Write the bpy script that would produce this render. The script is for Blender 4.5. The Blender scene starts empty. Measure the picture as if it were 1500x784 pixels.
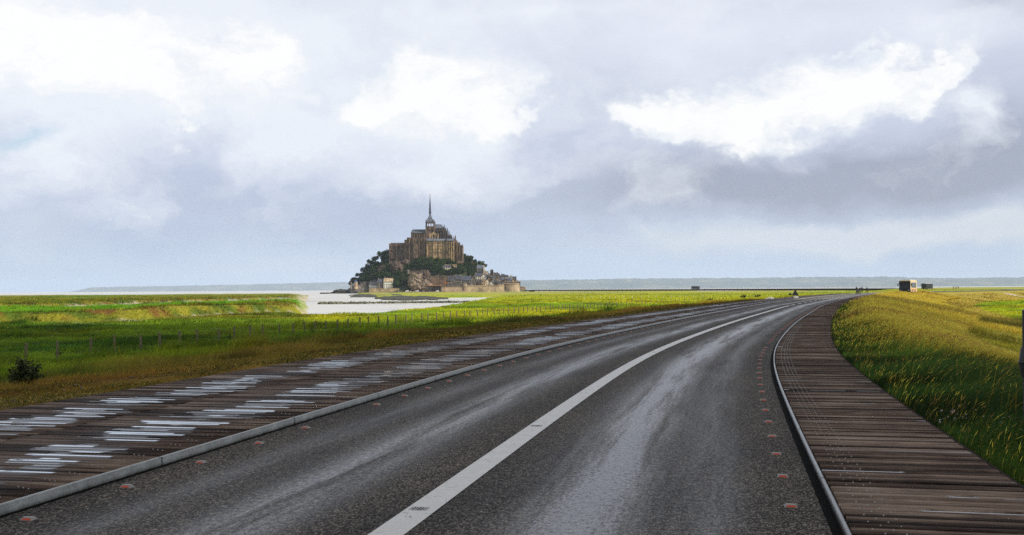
import bpy, bmesh, math, random
import numpy as np
from mathutils import Vector, Matrix

R = math.radians
rng = np.random.default_rng(7)
random.seed(7)
scene = bpy.context.scene
COL = scene.collection

# ------------------------------------------------------------------ camera
F = 1500.0                       # focal length in photo pixels (photo is 1500 x 784)
HC, HS = 423.5, -0.0065          # horizon height at the middle column and its slope (camera roll)
EYE = 1.65
cam_d = bpy.data.cameras.new('camera')
cam = bpy.data.objects.new('camera', cam_d)
COL.objects.link(cam)
cam_d.sensor_width = 36.0
cam_d.lens = 36.0
cam_d.clip_start = 0.1
cam_d.clip_end = 60000
pitch = math.atan((HC - 392.0) / F)
cam.matrix_world = (Matrix.Translation((0, 0, EYE)) @ Matrix.Rotation(R(90) + pitch, 4, 'X')
                    @ Matrix.Rotation(math.atan(HS), 4, 'Z'))
scene.camera = cam

# ------------------------------------------------------------------ light
SUN_AZ, SUN_EL = R(108), R(37)   # azimuth measured from the view direction (+Y) towards +X
sdir = Vector((math.cos(SUN_EL) * math.sin(SUN_AZ), math.cos(SUN_EL) * math.cos(SUN_AZ), math.sin(SUN_EL)))
sun_d = bpy.data.lights.new('sun', 'SUN')
sun_d.energy = 5.0
sun_d.angle = R(0.5)
sun_d.color = (1.0, 0.93, 0.80)
sun = bpy.data.objects.new('sun', sun_d)
COL.objects.link(sun)
sun.rotation_euler = sdir.to_track_quat('Z', 'Y').to_euler()
scene.view_settings.view_transform = 'Standard'
scene.view_settings.look = 'None'
scene.view_settings.exposure = 0.0
scene.view_settings.gamma = 1.0
scene.view_settings.use_curve_mapping = False


# ------------------------------------------------------------------ node helpers
class NT:
    def __init__(s, tree):
        s.t = tree
        s.n = tree.nodes
        s.l = tree.links

    def node(s, kind, **kw):
        n = s.n.new(kind)
        for k, v in kw.items():
            setattr(n, k, v)
        return n

    def put(s, sock, v):
        if v is None:
            return
        if isinstance(v, bpy.types.NodeSocket):
            s.l.new(v, sock)
        else:
            if hasattr(sock.default_value, '__len__') and not hasattr(v, '__len__'):
                v = [v] * len(sock.default_value)
            if hasattr(v, '__len__') and len(sock.default_value) == 4 and len(v) == 3:
                v = (*v, 1)
            sock.default_value = v

    def math(s, op, a, b=None, c=None, clamp=False):
        n = s.node('ShaderNodeMath', operation=op, use_clamp=clamp)
        s.put(n.inputs[0], a)
        s.put(n.inputs[1], b)
        s.put(n.inputs[2], c)
        return n.outputs[0]

    def vmath(s, op, a, b=None):
        n = s.node('ShaderNodeVectorMath', operation=op)
        s.put(n.inputs[0], a)
        s.put(n.inputs[1], b)
        return n.outputs[0]

    def comb(s, x, y, z=0.0):
        n = s.node('ShaderNodeCombineXYZ')
        for i, v in enumerate((x, y, z)):
            s.put(n.inputs[i], v)
        return n.outputs[0]

    def sep(s, v):
        n = s.node('ShaderNodeSeparateXYZ')
        s.put(n.inputs[0], v)
        return n.outputs

    def noise(s, vec, scale=5.0, detail=4.0, rough=0.55, dist=0.0, out=0):
        n = s.node('ShaderNodeTexNoise')
        s.put(n.inputs['Vector'], vec)
        n.inputs['Scale'].default_value = scale
        n.inputs['Detail'].default_value = detail
        n.inputs['Roughness'].default_value = rough
        n.inputs['Distortion'].default_value = dist
        return n.outputs[out]

    def voro(s, vec, scale=5.0, out='Distance', feature='F1'):
        n = s.node('ShaderNodeTexVoronoi', feature=feature)
        s.put(n.inputs['Vector'], vec)
        n.inputs['Scale'].default_value = scale
        return n.outputs[out]

    def ramp(s, fac, stops, interp='LINEAR'):
        n = s.node('ShaderNodeValToRGB')
        n.color_ramp.interpolation = interp
        e = n.color_ramp.elements
        while len(e) < len(stops):
            e.new(0.5)
        for el, (p, c) in zip(e, stops):
            el.position = p
            el.color = (*c, 1) if hasattr(c, '__len__') else (c, c, c, 1)
        s.put(n.inputs[0], fac)
        return n.outputs[0]

    def mix(s, fac, a, b, blend='MIX'):
        n = s.node('ShaderNodeMix', data_type='RGBA', blend_type=blend)
        s.put(n.inputs[0], fac)
        s.put(n.inputs[6], a)
        s.put(n.inputs[7], b)
        return n.outputs[2]

    def maprange(s, v, a, b, c=0.0, d=1.0, smooth=False):
        n = s.node('ShaderNodeMapRange')
        if smooth:
            n.interpolation_type = 'SMOOTHSTEP'
        for i, x in enumerate((v, a, b, c, d)):
            s.put(n.inputs[i], x)
        return n.outputs[0]

    def attr(s, name):
        n = s.node('ShaderNodeAttribute', attribute_name=name)
        return n

    def bump(s, h, strength=0.3, dist=0.05, normal=None):
        n = s.node('ShaderNodeBump')
        n.inputs['Strength'].default_value = strength
        n.inputs['Distance'].default_value = dist
        s.put(n.inputs['Height'], h)
        if normal is not None:
            s.put(n.inputs['Normal'], normal)
        return n.outputs[0]


def mat(name, build=None, col=(0.5, 0.5, 0.5), rough=0.8, metal=0.0, spec=None):
    m = bpy.data.materials.new(name)
    m.use_nodes = True
    t = NT(m.node_tree)
    b = m.node_tree.nodes['Principled BSDF']
    b.inputs['Base Color'].default_value = (*col, 1)
    b.inputs['Roughness'].default_value = rough
    b.inputs['Metallic'].default_value = metal
    if spec is not None:
        b.inputs['Specular IOR Level'].default_value = spec
    if build:
        build(t, b)
    return m


def obj_vec(t):
    return t.node('ShaderNodeTexCoord').outputs['Object']


def geo_pos(t):
    return t.node('ShaderNodeNewGeometry').outputs['Position']


def noisy(name, col, amt=0.35, scale=0.5, rough=0.8, col2=None, metal=0.0, bump=0.0, world=False):
    """colour broken up by two scales of noise, in object or world space"""
    def f(t, b):
        v = geo_pos(t) if world else obj_vec(t)
        n1 = t.noise(v, scale, 5, 0.6)
        n2 = t.noise(v, scale * 5.3, 3, 0.6)
        k = t.math('ADD', t.math('MULTIPLY', n1, 0.6), t.math('MULTIPLY', n2, 0.4))
        c2 = col2 or tuple(c * (1 - amt) for c in col)
        c1 = tuple(min(1, c * (1 + amt * 0.6)) for c in col)
        t.put(b.inputs['Base Color'], t.ramp(k, [(0.34, c2), (0.64, c1)]))
        if bump:
            t.put(b.inputs['Normal'], t.bump(k, 0.6, bump))
    return mat(name, f, col, rough, metal)


# ------------------------------------------------------------------ sky
def px_dir(px, py):
    """angles (azimuth, elevation) of a photo pixel, for laying out the clouds on the sky"""
    x = (px - 750) / F
    z = (HC + HS * (px - 750) - py) / F
    return math.atan(x), math.atan2(z, math.sqrt(1 + x * x))


world = bpy.data.worlds.new('World')
scene.world = world
world.use_nodes = True
wt = NT(world.node_tree)
for n in list(wt.n):
    wt.n.remove(n)
skyt = wt.node('ShaderNodeTexSky', sky_type='NISHITA', sun_disc=False)
skyt.sun_elevation = SUN_EL
skyt.sun_rotation = SUN_AZ
skyt.altitude = 10
skyt.air_density = 1.0
skyt.dust_density = 1.5
skyt.ozone_density = 1.0
gen = wt.node('ShaderNodeTexCoord').outputs['Generated']
gx, gy, gz = wt.sep(gen)
az = wt.math('ARCTAN2', gx, gy)
hyp = wt.math('SQRT', wt.math('ADD', wt.math('MULTIPLY', gx, gx), wt.math('MULTIPLY', gy, gy)))
el = wt.math('ARCTAN2', gz, hyp)
ae = wt.comb(az, el, 0)
stretch = wt.comb(wt.math('MULTIPLY', az, 1.0), wt.math('MULTIPLY', el, 1.7), 0)
w1 = wt.noise(wt.comb(az, wt.math('MULTIPLY', el, 1.5), 3.1), 7.0, 5, 0.6, out=1)
w2 = wt.noise(wt.comb(az, wt.math('MULTIPLY', el, 1.3), 9.7), 28.0, 5, 0.62, out=1)
off = wt.vmath('ADD', wt.vmath('MULTIPLY', wt.vmath('SUBTRACT', w1, (0.5, 0.5, 0.5)), (0.17, 0.10, 0)),
               wt.vmath('MULTIPLY', wt.vmath('SUBTRACT', w2, (0.5, 0.5, 0.5)), (0.045, 0.036, 0)))
warp = wt.vmath('ADD', ae, off)
soft = wt.vmath('ADD', ae, wt.vmath('MULTIPLY', wt.vmath('SUBTRACT', w1, (0.5, 0.5, 0.5)), (0.16, 0.07, 0)))


def blob(vec, px, py, rx, ry, w=1.0, rot=0.0):
    a, e = px_dir(px, py)
    m = wt.node('ShaderNodeMapping', vector_type='TEXTURE')
    m.inputs['Location'].default_value = (a, e, 0)
    m.inputs['Rotation'].default_value = (0, 0, R(rot))
    m.inputs['Scale'].default_value = (rx / F, ry / F, 1)
    wt.put(m.inputs[0], vec)
    g = wt.node('ShaderNodeTexGradient', gradient_type='QUADRATIC_SPHERE')
    wt.l.new(m.outputs[0], g.inputs[0])
    return wt.math('MULTIPLY', g.outputs[1], w)


def total(vals):
    r = vals[0]
    for v in vals[1:]:
        r = wt.math('ADD', r, v)
    return r


fine = wt.noise(wt.comb(az, wt.math('MULTIPLY', el, 1.6), 5.5), 16.0, 8, 0.6)
mid = wt.noise(wt.comb(az, wt.math('MULTIPLY', el, 2.4), 1.5), 5.0, 6, 0.55)
# overall grey veil: brighter overhead, blue-white towards the horizon
veil = wt.ramp(wt.maprange(el, 0.0, 0.30), [
    (0.0, (0.60, 0.72, 0.86)), (0.10, (0.60, 0.71, 0.85)), (0.19, (0.58, 0.66, 0.81)), (0.36, (0.62, 0.675, 0.82)),
    (0.56, (0.70, 0.75, 0.87)), (0.8, (0.82, 0.85, 0.93)), (1.0, (0.78, 0.81, 0.88))])
veil = wt.mix(1, veil, (0.95, 0.955, 0.985), 'MULTIPLY')
veil = wt.mix(wt.maprange(mid, 0.3, 0.7), wt.mix(1, veil, (0.90, 0.91, 0.94), 'MULTIPLY'), wt.mix(1, veil, (1.10, 1.09, 1.07), 'MULTIPLY'))
# darker slate banks
D = total([blob(soft, 1360, 258, 640, 88, 2.2), blob(soft, 1060, 280, 520, 84, 1.3), blob(soft, 1490, 190, 240, 170, 1.1), blob(soft, 900, 235, 300, 120, 0.6),
           blob(soft, 600, 315, 620, 80, 0.36), blob(soft, 250, 270, 420, 110, 0.22), blob(soft, 1480, 10, 160, 60, 0.9),
           blob(soft, 960, 130, 200, 90, 0.35)])
D = wt.math('MULTIPLY', D, wt.maprange(fine, 0.2, 0.8, 0.6, 0.95))
c1 = wt.mix(wt.maprange(D, 0.0, 1.35, 0, 1), veil, (0.385, 0.42, 0.53))
# pale lit layer low on the right
Lo = total([blob(soft, 1250, 350, 620, 44, 1.9), blob(soft, 420, 392, 800, 60, 0.4), blob(soft, 1450, 330, 220, 40, 0.5), blob(warp, 60, 330, 200, 90, 0.5)])
c1 = wt.mix(wt.maprange(Lo, 0.15, 0.9, 0, 0.85), c1, (0.72, 0.77, 0.84))
# soft bright haze round the big clouds
S = total([blob(soft, 200, 90, 620, 300, 1.5), blob(soft, 640, 160, 360, 230, 1.05), blob(soft, 1050, 150, 480, 140, 0.6),
           blob(soft, 800, 10, 900, 90, 0.7), blob(warp, 620, 260, 220, 90, 0.4), blob(warp, 1000, 290, 120, 90, 0.35), blob(warp, 440, 215, 160, 70, 0.5),
           blob(warp, 1420, 170, 130, 100, 1.0), blob(warp, 1350, 60, 200, 60, 0.6), blob(warp, 820, 240, 200, 60, 0.35),
           blob(warp, 40, 250, 160, 70, 0.6), blob(warp, 180, 290, 120, 40, 0.3)])
puff = wt.noise(wt.vmath('ADD', wt.comb(az, wt.math('MULTIPLY', el, 1.5), 8.8), wt.vmath('MULTIPLY', off, (1.0, 1.0, 0))), 11.0, 7, 0.6)
S = wt.math('ADD', S, wt.math('MULTIPLY', wt.math('SUBTRACT', puff, 0.5), 1.5))
c2 = wt.mix(wt.maprange(S, 0.15, 0.85, 0, 0.92), c1, (0.90, 0.935, 1.0))
# crisp white cumulus tops
Wm = total([blob(warp, 180, 90, 420, 230, 0.7), blob(warp, 640, 130, 235, 150, 2.1), blob(warp, 560, 170, 150, 70, 0.8), blob(warp, 735, 150, 110, 90, 0.8),
            blob(warp, 100, 50, 460, 170, 0.8), blob(warp, 350, 105, 170, 130, 1.4), blob(warp, 60, 40, 240, 140, 0.9), blob(warp, 470, 120, 60, 90, -0.8),
            blob(warp, 940, 145, 105, 62, 1.3), blob(warp, 1010, 180, 150, 60, 1.2), blob(warp, 1110, 178, 230, 108, 1.7, 8),
            blob(warp, 1240, 145, 230, 105, 1.6, 20), blob(warp, 1385, 108, 135, 60, 1.5, 28), blob(warp, 1150, 95, 190, 90, 0.9),
            blob(warp, 55, 235, 70, 26, 0.8), blob(warp, 1180, 335, 60, 16, 0.5)])
fin2 = wt.noise(wt.comb(az, wt.math('MULTIPLY', el, 1.35), 2.2), 42.0, 8, 0.68)
Wm = wt.math('ADD', Wm, wt.math('ADD', wt.math('MULTIPLY', wt.math('SUBTRACT', fine, 0.5), 0.9), wt.math('MULTIPLY', wt.math('SUBTRACT', fin2, 0.5), 0.75)))
Wf = wt.maprange(Wm, 0.30, wt.maprange(puff, 0.35, 0.65, 0.50, 1.7), 0, 1, smooth=True)
lump = wt.noise(wt.vmath('ADD', wt.comb(az, wt.math('MULTIPLY', el, 1.3), 4.4), wt.vmath('MULTIPLY', off, (1.2, 1.2, 0))), 22.0, 6, 0.6)
wcol = wt.mix(wt.maprange(wt.math('ADD', wt.math('MULTIPLY', Wm, 0.28), wt.math('MULTIPLY', lump, 1.3)), 0.62, 1.06), (0.82, 0.865, 0.95), (1.05, 1.05, 1.04))
clouds = wt.mix(Wf, c2, wcol)
# the half of the sky behind the camera: plain broken cloud
clouds = wt.mix(wt.maprange(el, 0.36, 0.8), clouds, (0.50, 0.52, 0.57))
clouds = wt.mix(wt.maprange(wt.math('ABSOLUTE', az), 0.62, 1.1, 0, 1), clouds, wt.mix(wt.maprange(mid, 0.35, 0.65), (0.44, 0.47, 0.54), (0.60, 0.63, 0.68)))
# gaps where the blue shows
H = total([blob(warp, 12, 212, 100, 40, 0.9), blob(warp, 1500, 330, 40, 20, 0.3)])
cover = wt.math('SUBTRACT', 0.94, wt.maprange(H, 0.15, 0.9, 0, 0.75))
bg1 = wt.node('ShaderNodeBackground')
wt.put(bg1.inputs[0], skyt.outputs[0])
bg1.inputs[1].default_value = 0.15
bg2 = wt.node('ShaderNodeBackground')
wt.put(bg2.inputs[0], clouds)
bg2.inputs[1].default_value = 1.0
mx = wt.node('ShaderNodeMixShader')
wt.put(mx.inputs[0], cover)
wt.l.new(bg1.outputs[0], mx.inputs[1])
wt.l.new(bg2.outputs[0], mx.inputs[2])
wo = wt.node('ShaderNodeOutputWorld')
wt.l.new(mx.outputs[0], wo.inputs[0])

cy = scene.cycles
cy.use_denoising = False
cy.max_bounces = 6
cy.diffuse_bounces = 2
cy.glossy_bounces = 2
cy.volume_bounces = 1
cy.transparent_max_bounces = 8
cy.sample_clamp_indirect = 8.0


# ------------------------------------------------------------------ objects helpers
def tag(o, label=None, cat=None, group=None, kind=None):
    if label:
        o['label'] = label
    if cat:
        o['category'] = cat
    if group:
        o['group'] = group
    if kind:
        o['kind'] = kind
    return o


def empty(name, loc, rz=0.0, label=None, cat=None, group=None):
    o = bpy.data.objects.new(name, None)
    o.empty_display_size = 0.2
    COL.objects.link(o)
    o.location = loc
    o.rotation_euler = (0, 0, rz)
    return tag(o, label, cat, group)


def kids(o):
    return [c for c in ALL_KIDS.get(o.name, [])]


ALL_KIDS = {}


def link(name, me, parent=None, loc=None):
    o = bpy.data.objects.new(name, me)
    COL.objects.link(o)
    if parent is not None:
        o.parent = parent
        ALL_KIDS.setdefault(parent.name, []).append(o)
    if loc is not None:
        o.location = loc
    return o


def copy_tree(o, parent=None):
    c = o.copy()
    COL.objects.link(c)
    c.parent = parent
    if parent is not None:
        ALL_KIDS.setdefault(parent.name, []).append(c)
    for ch in list(ALL_KIDS.get(o.name, [])):
        copy_tree(ch, c)
    return c


class MB:
    def __init__(s):
        s.v = []
        s.f = []
        s.m = []

    def add(s, verts, faces, mi=0):
        k = len(s.v)
        s.v += [tuple(p) for p in verts]
        s.f += [tuple(i + k for i in f) for f in faces]
        s.m += [mi] * len(faces)
        return s

    def box(s, x0, x1, y0, y1, z0, z1, mi=0, taper=0.0):
        t = taper
        return s.add([(x0, y0, z0), (x1, y0, z0), (x1, y1, z0), (x0, y1, z0),
                      (x0 + t, y0 + t, z1), (x1 - t, y0 + t, z1), (x1 - t, y1 - t, z1), (x0 + t, y1 - t, z1)],
                     [(0, 3, 2, 1), (4, 5, 6, 7), (0, 1, 5, 4), (1, 2, 6, 5), (2, 3, 7, 6), (3, 0, 4, 7)], mi)

    def cyl(s, x, y, z0, z1, r0, r1, n=10, mi=0, rot=0.0):
        vs = []
        for k in range(n):
            a = 2 * math.pi * k / n + rot
            vs.append((x + r0 * math.cos(a), y + r0 * math.sin(a), z0))
        for k in range(n):
            a = 2 * math.pi * k / n + rot
            vs.append((x + r1 * math.cos(a), y + r1 * math.sin(a), z1))
        fs = [(k, (k + 1) % n, n + (k + 1) % n, n + k) for k in range(n)]
        fs += [tuple(range(n - 1, -1, -1)), tuple(range(n, 2 * n))]
        return s.add(vs, fs, mi)

    def tube(s, p0, p1, r0, r1, n=6, mi=0):
        p0 = Vector(p0)
        p1 = Vector(p1)
        d = (p1 - p0).normalized()
        a = d.orthogonal().normalized()
        b = d.cross(a)
        vs = []
        for p, r in ((p0, r0), (p1, r1)):
            for k in range(n):
                t = 2 * math.pi * k / n
                vs.append(p + (a * math.cos(t) + b * math.sin(t)) * r)
        fs = [(k, (k + 1) % n, n + (k + 1) % n, n + k) for k in range(n)]
        fs += [tuple(range(n - 1, -1, -1)), tuple(range(n, 2 * n))]
        return s.add(vs, fs, mi)

    def prism_x(s, prof, x0, x1, mi=0):
        """profile of (y, z) points extruded along x"""
        n = len(prof)
        vs = [(x0, y, z) for y, z in prof] + [(x1, y, z) for y, z in prof]
        fs = [(k, (k + 1) % n, n + (k + 1) % n, n + k) for k in range(n)] + [tuple(range(n - 1, -1, -1)), tuple(range(n, 2 * n))]
        return s.add(vs, fs, mi)

    def prism_y(s, prof, y0, y1, mi=0):
        n = len(prof)
        vs = [(x, y0, z) for x, z in prof] + [(x, y1, z) for x, z in prof]
        fs = [(k, (k + 1) % n, n + (k + 1) % n, n + k) for k in range(n)] + [tuple(range(n - 1, -1, -1)), tuple(range(n, 2 * n))]
        return s.add(vs, fs, mi)

    def mesh(s, name, mats, smooth=False):
        me = bpy.data.meshes.new(name)
        me.from_pydata(s.v, [], s.f)
        for m in (mats if isinstance(mats, (list, tuple)) else [mats]):
            me.materials.append(m)
        if any(s.m):
            me.polygons.foreach_set('material_index', s.m)
        bm = bmesh.new()
        bm.from_mesh(me)
        bmesh.ops.recalc_face_normals(bm, faces=bm.faces)
        bm.to_mesh(me)
        bm.free()
        if smooth:
            me.polygons.foreach_set('use_smooth', [True] * len(me.polygons))
        me.update()
        return me

    def build(s, name, mats, parent=None, smooth=False, loc=None):
        return link(name, s.mesh(name, mats, smooth), parent, loc)


def np_mesh(name, V, Fc, mats, color=None, uv=None, smooth=False, attrs=None):
    """mesh from numpy arrays; Fc is (n, k) with fixed k"""
    me = bpy.data.meshes.new(name)
    nv, nf, k = len(V), len(Fc), Fc.shape[1]
    me.vertices.add(nv)
    me.vertices.foreach_set('co', np.ascontiguousarray(V, dtype=np.float32).ravel())
    me.loops.add(nf * k)
    me.loops.foreach_set('vertex_index', np.ascontiguousarray(Fc, dtype=np.int32).ravel())
    me.polygons.add(nf)
    me.polygons.foreach_set('loop_start', np.arange(0, nf * k, k, dtype=np.int32))
    me.polygons.foreach_set('loop_total', np.full(nf, k, dtype=np.int32))
    if smooth:
        me.polygons.foreach_set('use_smooth', np.ones(nf, dtype=bool))
    me.update(calc_edges=True)
    if color is not None:
        a = me.color_attributes.new('Col', 'FLOAT_COLOR', 'POINT')
        c4 = np.ones((nv, 4), dtype=np.float32)
        c4[:, :3] = color
        a.data.foreach_set('color', c4.ravel())
    if uv is not None:
        u = me.uv_layers.new(name='UVMap')
        u.data.foreach_set('uv', np.ascontiguousarray(uv[Fc.ravel()], dtype=np.float32).ravel())
    for m in (mats if isinstance(mats, (list, tuple)) else [mats]):
        me.materials.append(m)
    return me


# ------------------------------------------------------------------ numpy noise
_perm = np.random.default_rng(3).random((256, 256))


def vnoise(x, y):
    x0 = np.floor(x).astype(int)
    y0 = np.floor(y).astype(int)
    fx = x - x0
    fy = y - y0
    fx = fx * fx * (3 - 2 * fx)
    fy = fy * fy * (3 - 2 * fy)
    a = _perm[x0 & 255, y0 & 255]
    b = _perm[(x0 + 1) & 255, y0 & 255]
    c = _perm[x0 & 255, (y0 + 1) & 255]
    d = _perm[(x0 + 1) & 255, (y0 + 1) & 255]
    return (a * (1 - fx) + b * fx) * (1 - fy) + (c * (1 - fx) + d * fx) * fy


def fbm(x, y, o=4, g=0.5):
    x = np.asarray(x, float)
    y = np.asarray(y, float)
    r = 0
    a = 1
    s = 0
    for k in range(o):
        r = r + a * vnoise(x * 2 ** k + 17.3 * k, y * 2 ** k - 9.1 * k)
        s += a
        a *= g
    return r / s


def sst(x, a, b):
    t = np.clip((x - a) / (b - a), 0, 1)
    return t * t * (3 - 2 * t)


# ------------------------------------------------------------------ road centre line
CTRL = [(-13.0, -50), (-7.5, -25), (-2.35, 0), (-0.86, 6.9), (0.55, 13.5), (3.25, 25), (9.25, 45), (16.8, 68), (24.2, 90),
        (34.5, 118), (58, 180), (86, 245), (106, 282), (136, 322), (172, 366), (206, 420), (232, 487), (247, 560),
        (262, 640), (279, 730), (287, 810), (280, 890), (255, 970), (210, 1060), (158, 1160), (108, 1270), (62, 1390), (22, 1500), (-5, 1568)]


def spline(P, step=0.5):
    P = [np.array(p, float) for p in P]
    out = []
    for i in range(1, len(P) - 2):
        p0, p1, p2, p3 = P[i - 1], P[i], P[i + 1], P[i + 2]
        t0 = 0
        t1 = t0 + np.linalg.norm(p1 - p0) ** 0.5
        t2 = t1 + np.linalg.norm(p2 - p1) ** 0.5
        t3 = t2 + np.linalg.norm(p3 - p2) ** 0.5
        n = max(2, int(np.linalg.norm(p2 - p1) / step))
        for t in np.linspace(t1, t2, n, endpoint=False):
            A1 = (t1 - t) / (t1 - t0) * p0 + (t - t0) / (t1 - t0) * p1
            A2 = (t2 - t) / (t2 - t1) * p1 + (t - t1) / (t2 - t1) * p2
            A3 = (t3 - t) / (t3 - t2) * p2 + (t - t2) / (t3 - t2) * p3
            B1 = (t2 - t) / (t2 - t0) * A1 + (t - t0) / (t2 - t0) * A2
            B2 = (t3 - t) / (t3 - t1) * A2 + (t - t1) / (t3 - t1) * A3
            out.append((t2 - t) / (t2 - t1) * B1 + (t - t1) / (t2 - t1) * B2)
    return np.array(out)


CL = spline(CTRL)
for _ in range(60):                                   # relax small kinks
    CL[1:-1] = 0.25 * CL[:-2] + 0.5 * CL[1:-1] + 0.25 * CL[2:]
seg = np.linalg.norm(np.diff(CL, axis=0), axis=1)
CS = np.concatenate([[0], np.cumsum(seg)])
CS -= CS[np.argmin(np.abs(CL[:, 1]))]                 # s = 0 beside the camera
T_ = np.gradient(CL, CS, axis=0)
T_ /= np.linalg.norm(T_, axis=1)[:, None]


def path(s, off=0.0):
    """world x, y at arclength s and offset (positive = right)"""
    s = np.asarray(s, float)
    x = np.interp(s, CS, CL[:, 0])
    y = np.interp(s, CS, CL[:, 1])
    tx = np.interp(s, CS, T_[:, 0])
    ty = np.interp(s, CS, T_[:, 1])
    return x + ty * off, y - tx * off, tx, ty


S_BRIDGE = float(np.interp(730, CL[:, 1], CS))


def nearest(X, Y):
    """signed offset (positive right) and arclength of the nearest centre-line point"""
    P = np.stack([np.ravel(X), np.ravel(Y)], 1)
    sub = np.arange(0, len(CL), 4)
    C = CL[sub]
    d_out = np.full(len(P), 1e4)
    s_out = np.zeros(len(P))
    for a in range(0, len(P), 20000):
        q = P[a:a + 20000]
        d2 = ((q[:, None, :] - C[None]) ** 2).sum(2)
        i = sub[d2.argmin(1)]
        for _ in range(1):
            best = i
            bd = ((q - CL[i]) ** 2).sum(1)
            for dk in (-3, -2, -1, 1, 2, 3):
                j = np.clip(i + dk, 0, len(CL) - 1)
                dd = ((q - CL[j]) ** 2).sum(1)
                best = np.where(dd < bd, j, best)
                bd = np.minimum(dd, bd)
        i = best
        w = q - CL[i]
        d_out[a:a + 20000] = w[:, 0] * T_[i, 1] - w[:, 1] * T_[i, 0]
        far = np.hypot(w[:, 0], w[:, 1])
        d_out[a:a + 20000] = np.where(far > np.abs(d_out[a:a + 20000]) + 1.5, np.sign(d_out[a:a + 20000] + 1e-9) * far, d_out[a:a + 20000])
        s_out[a:a + 20000] = CS[i]
    return d_out.reshape(np.shape(X)), s_out.reshape(np.shape(X))


K_IN = 3.0          # kerb inner face offset
DL_IN, DL_OUT = -3.13, -7.3
DR_IN, DR_OUT = 3.13, 4.5
SEA = -3.8
MARSH = -2.6

# ------------------------------------------------------------------ the land: height, colour, grass
SAND = np.array((0.42, 0.37, 0.29))
LUSH = np.array((0.045, 0.102, 0.007))
MEAD = np.array((0.125, 0.185, 0.009))
OLIV = np.array((0.185, 0.175, 0.014))
YELL = np.array((0.33, 0.35, 0.012))
RUST = np.array((0.17, 0.085, 0.020))
STRAW = np.array((0.46, 0.36, 0.060))
VERG = np.array((0.21, 0.145, 0.022))


def lerp(a, b, t):
    return a * (1 - t)[..., None] + b * t[..., None]


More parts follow.
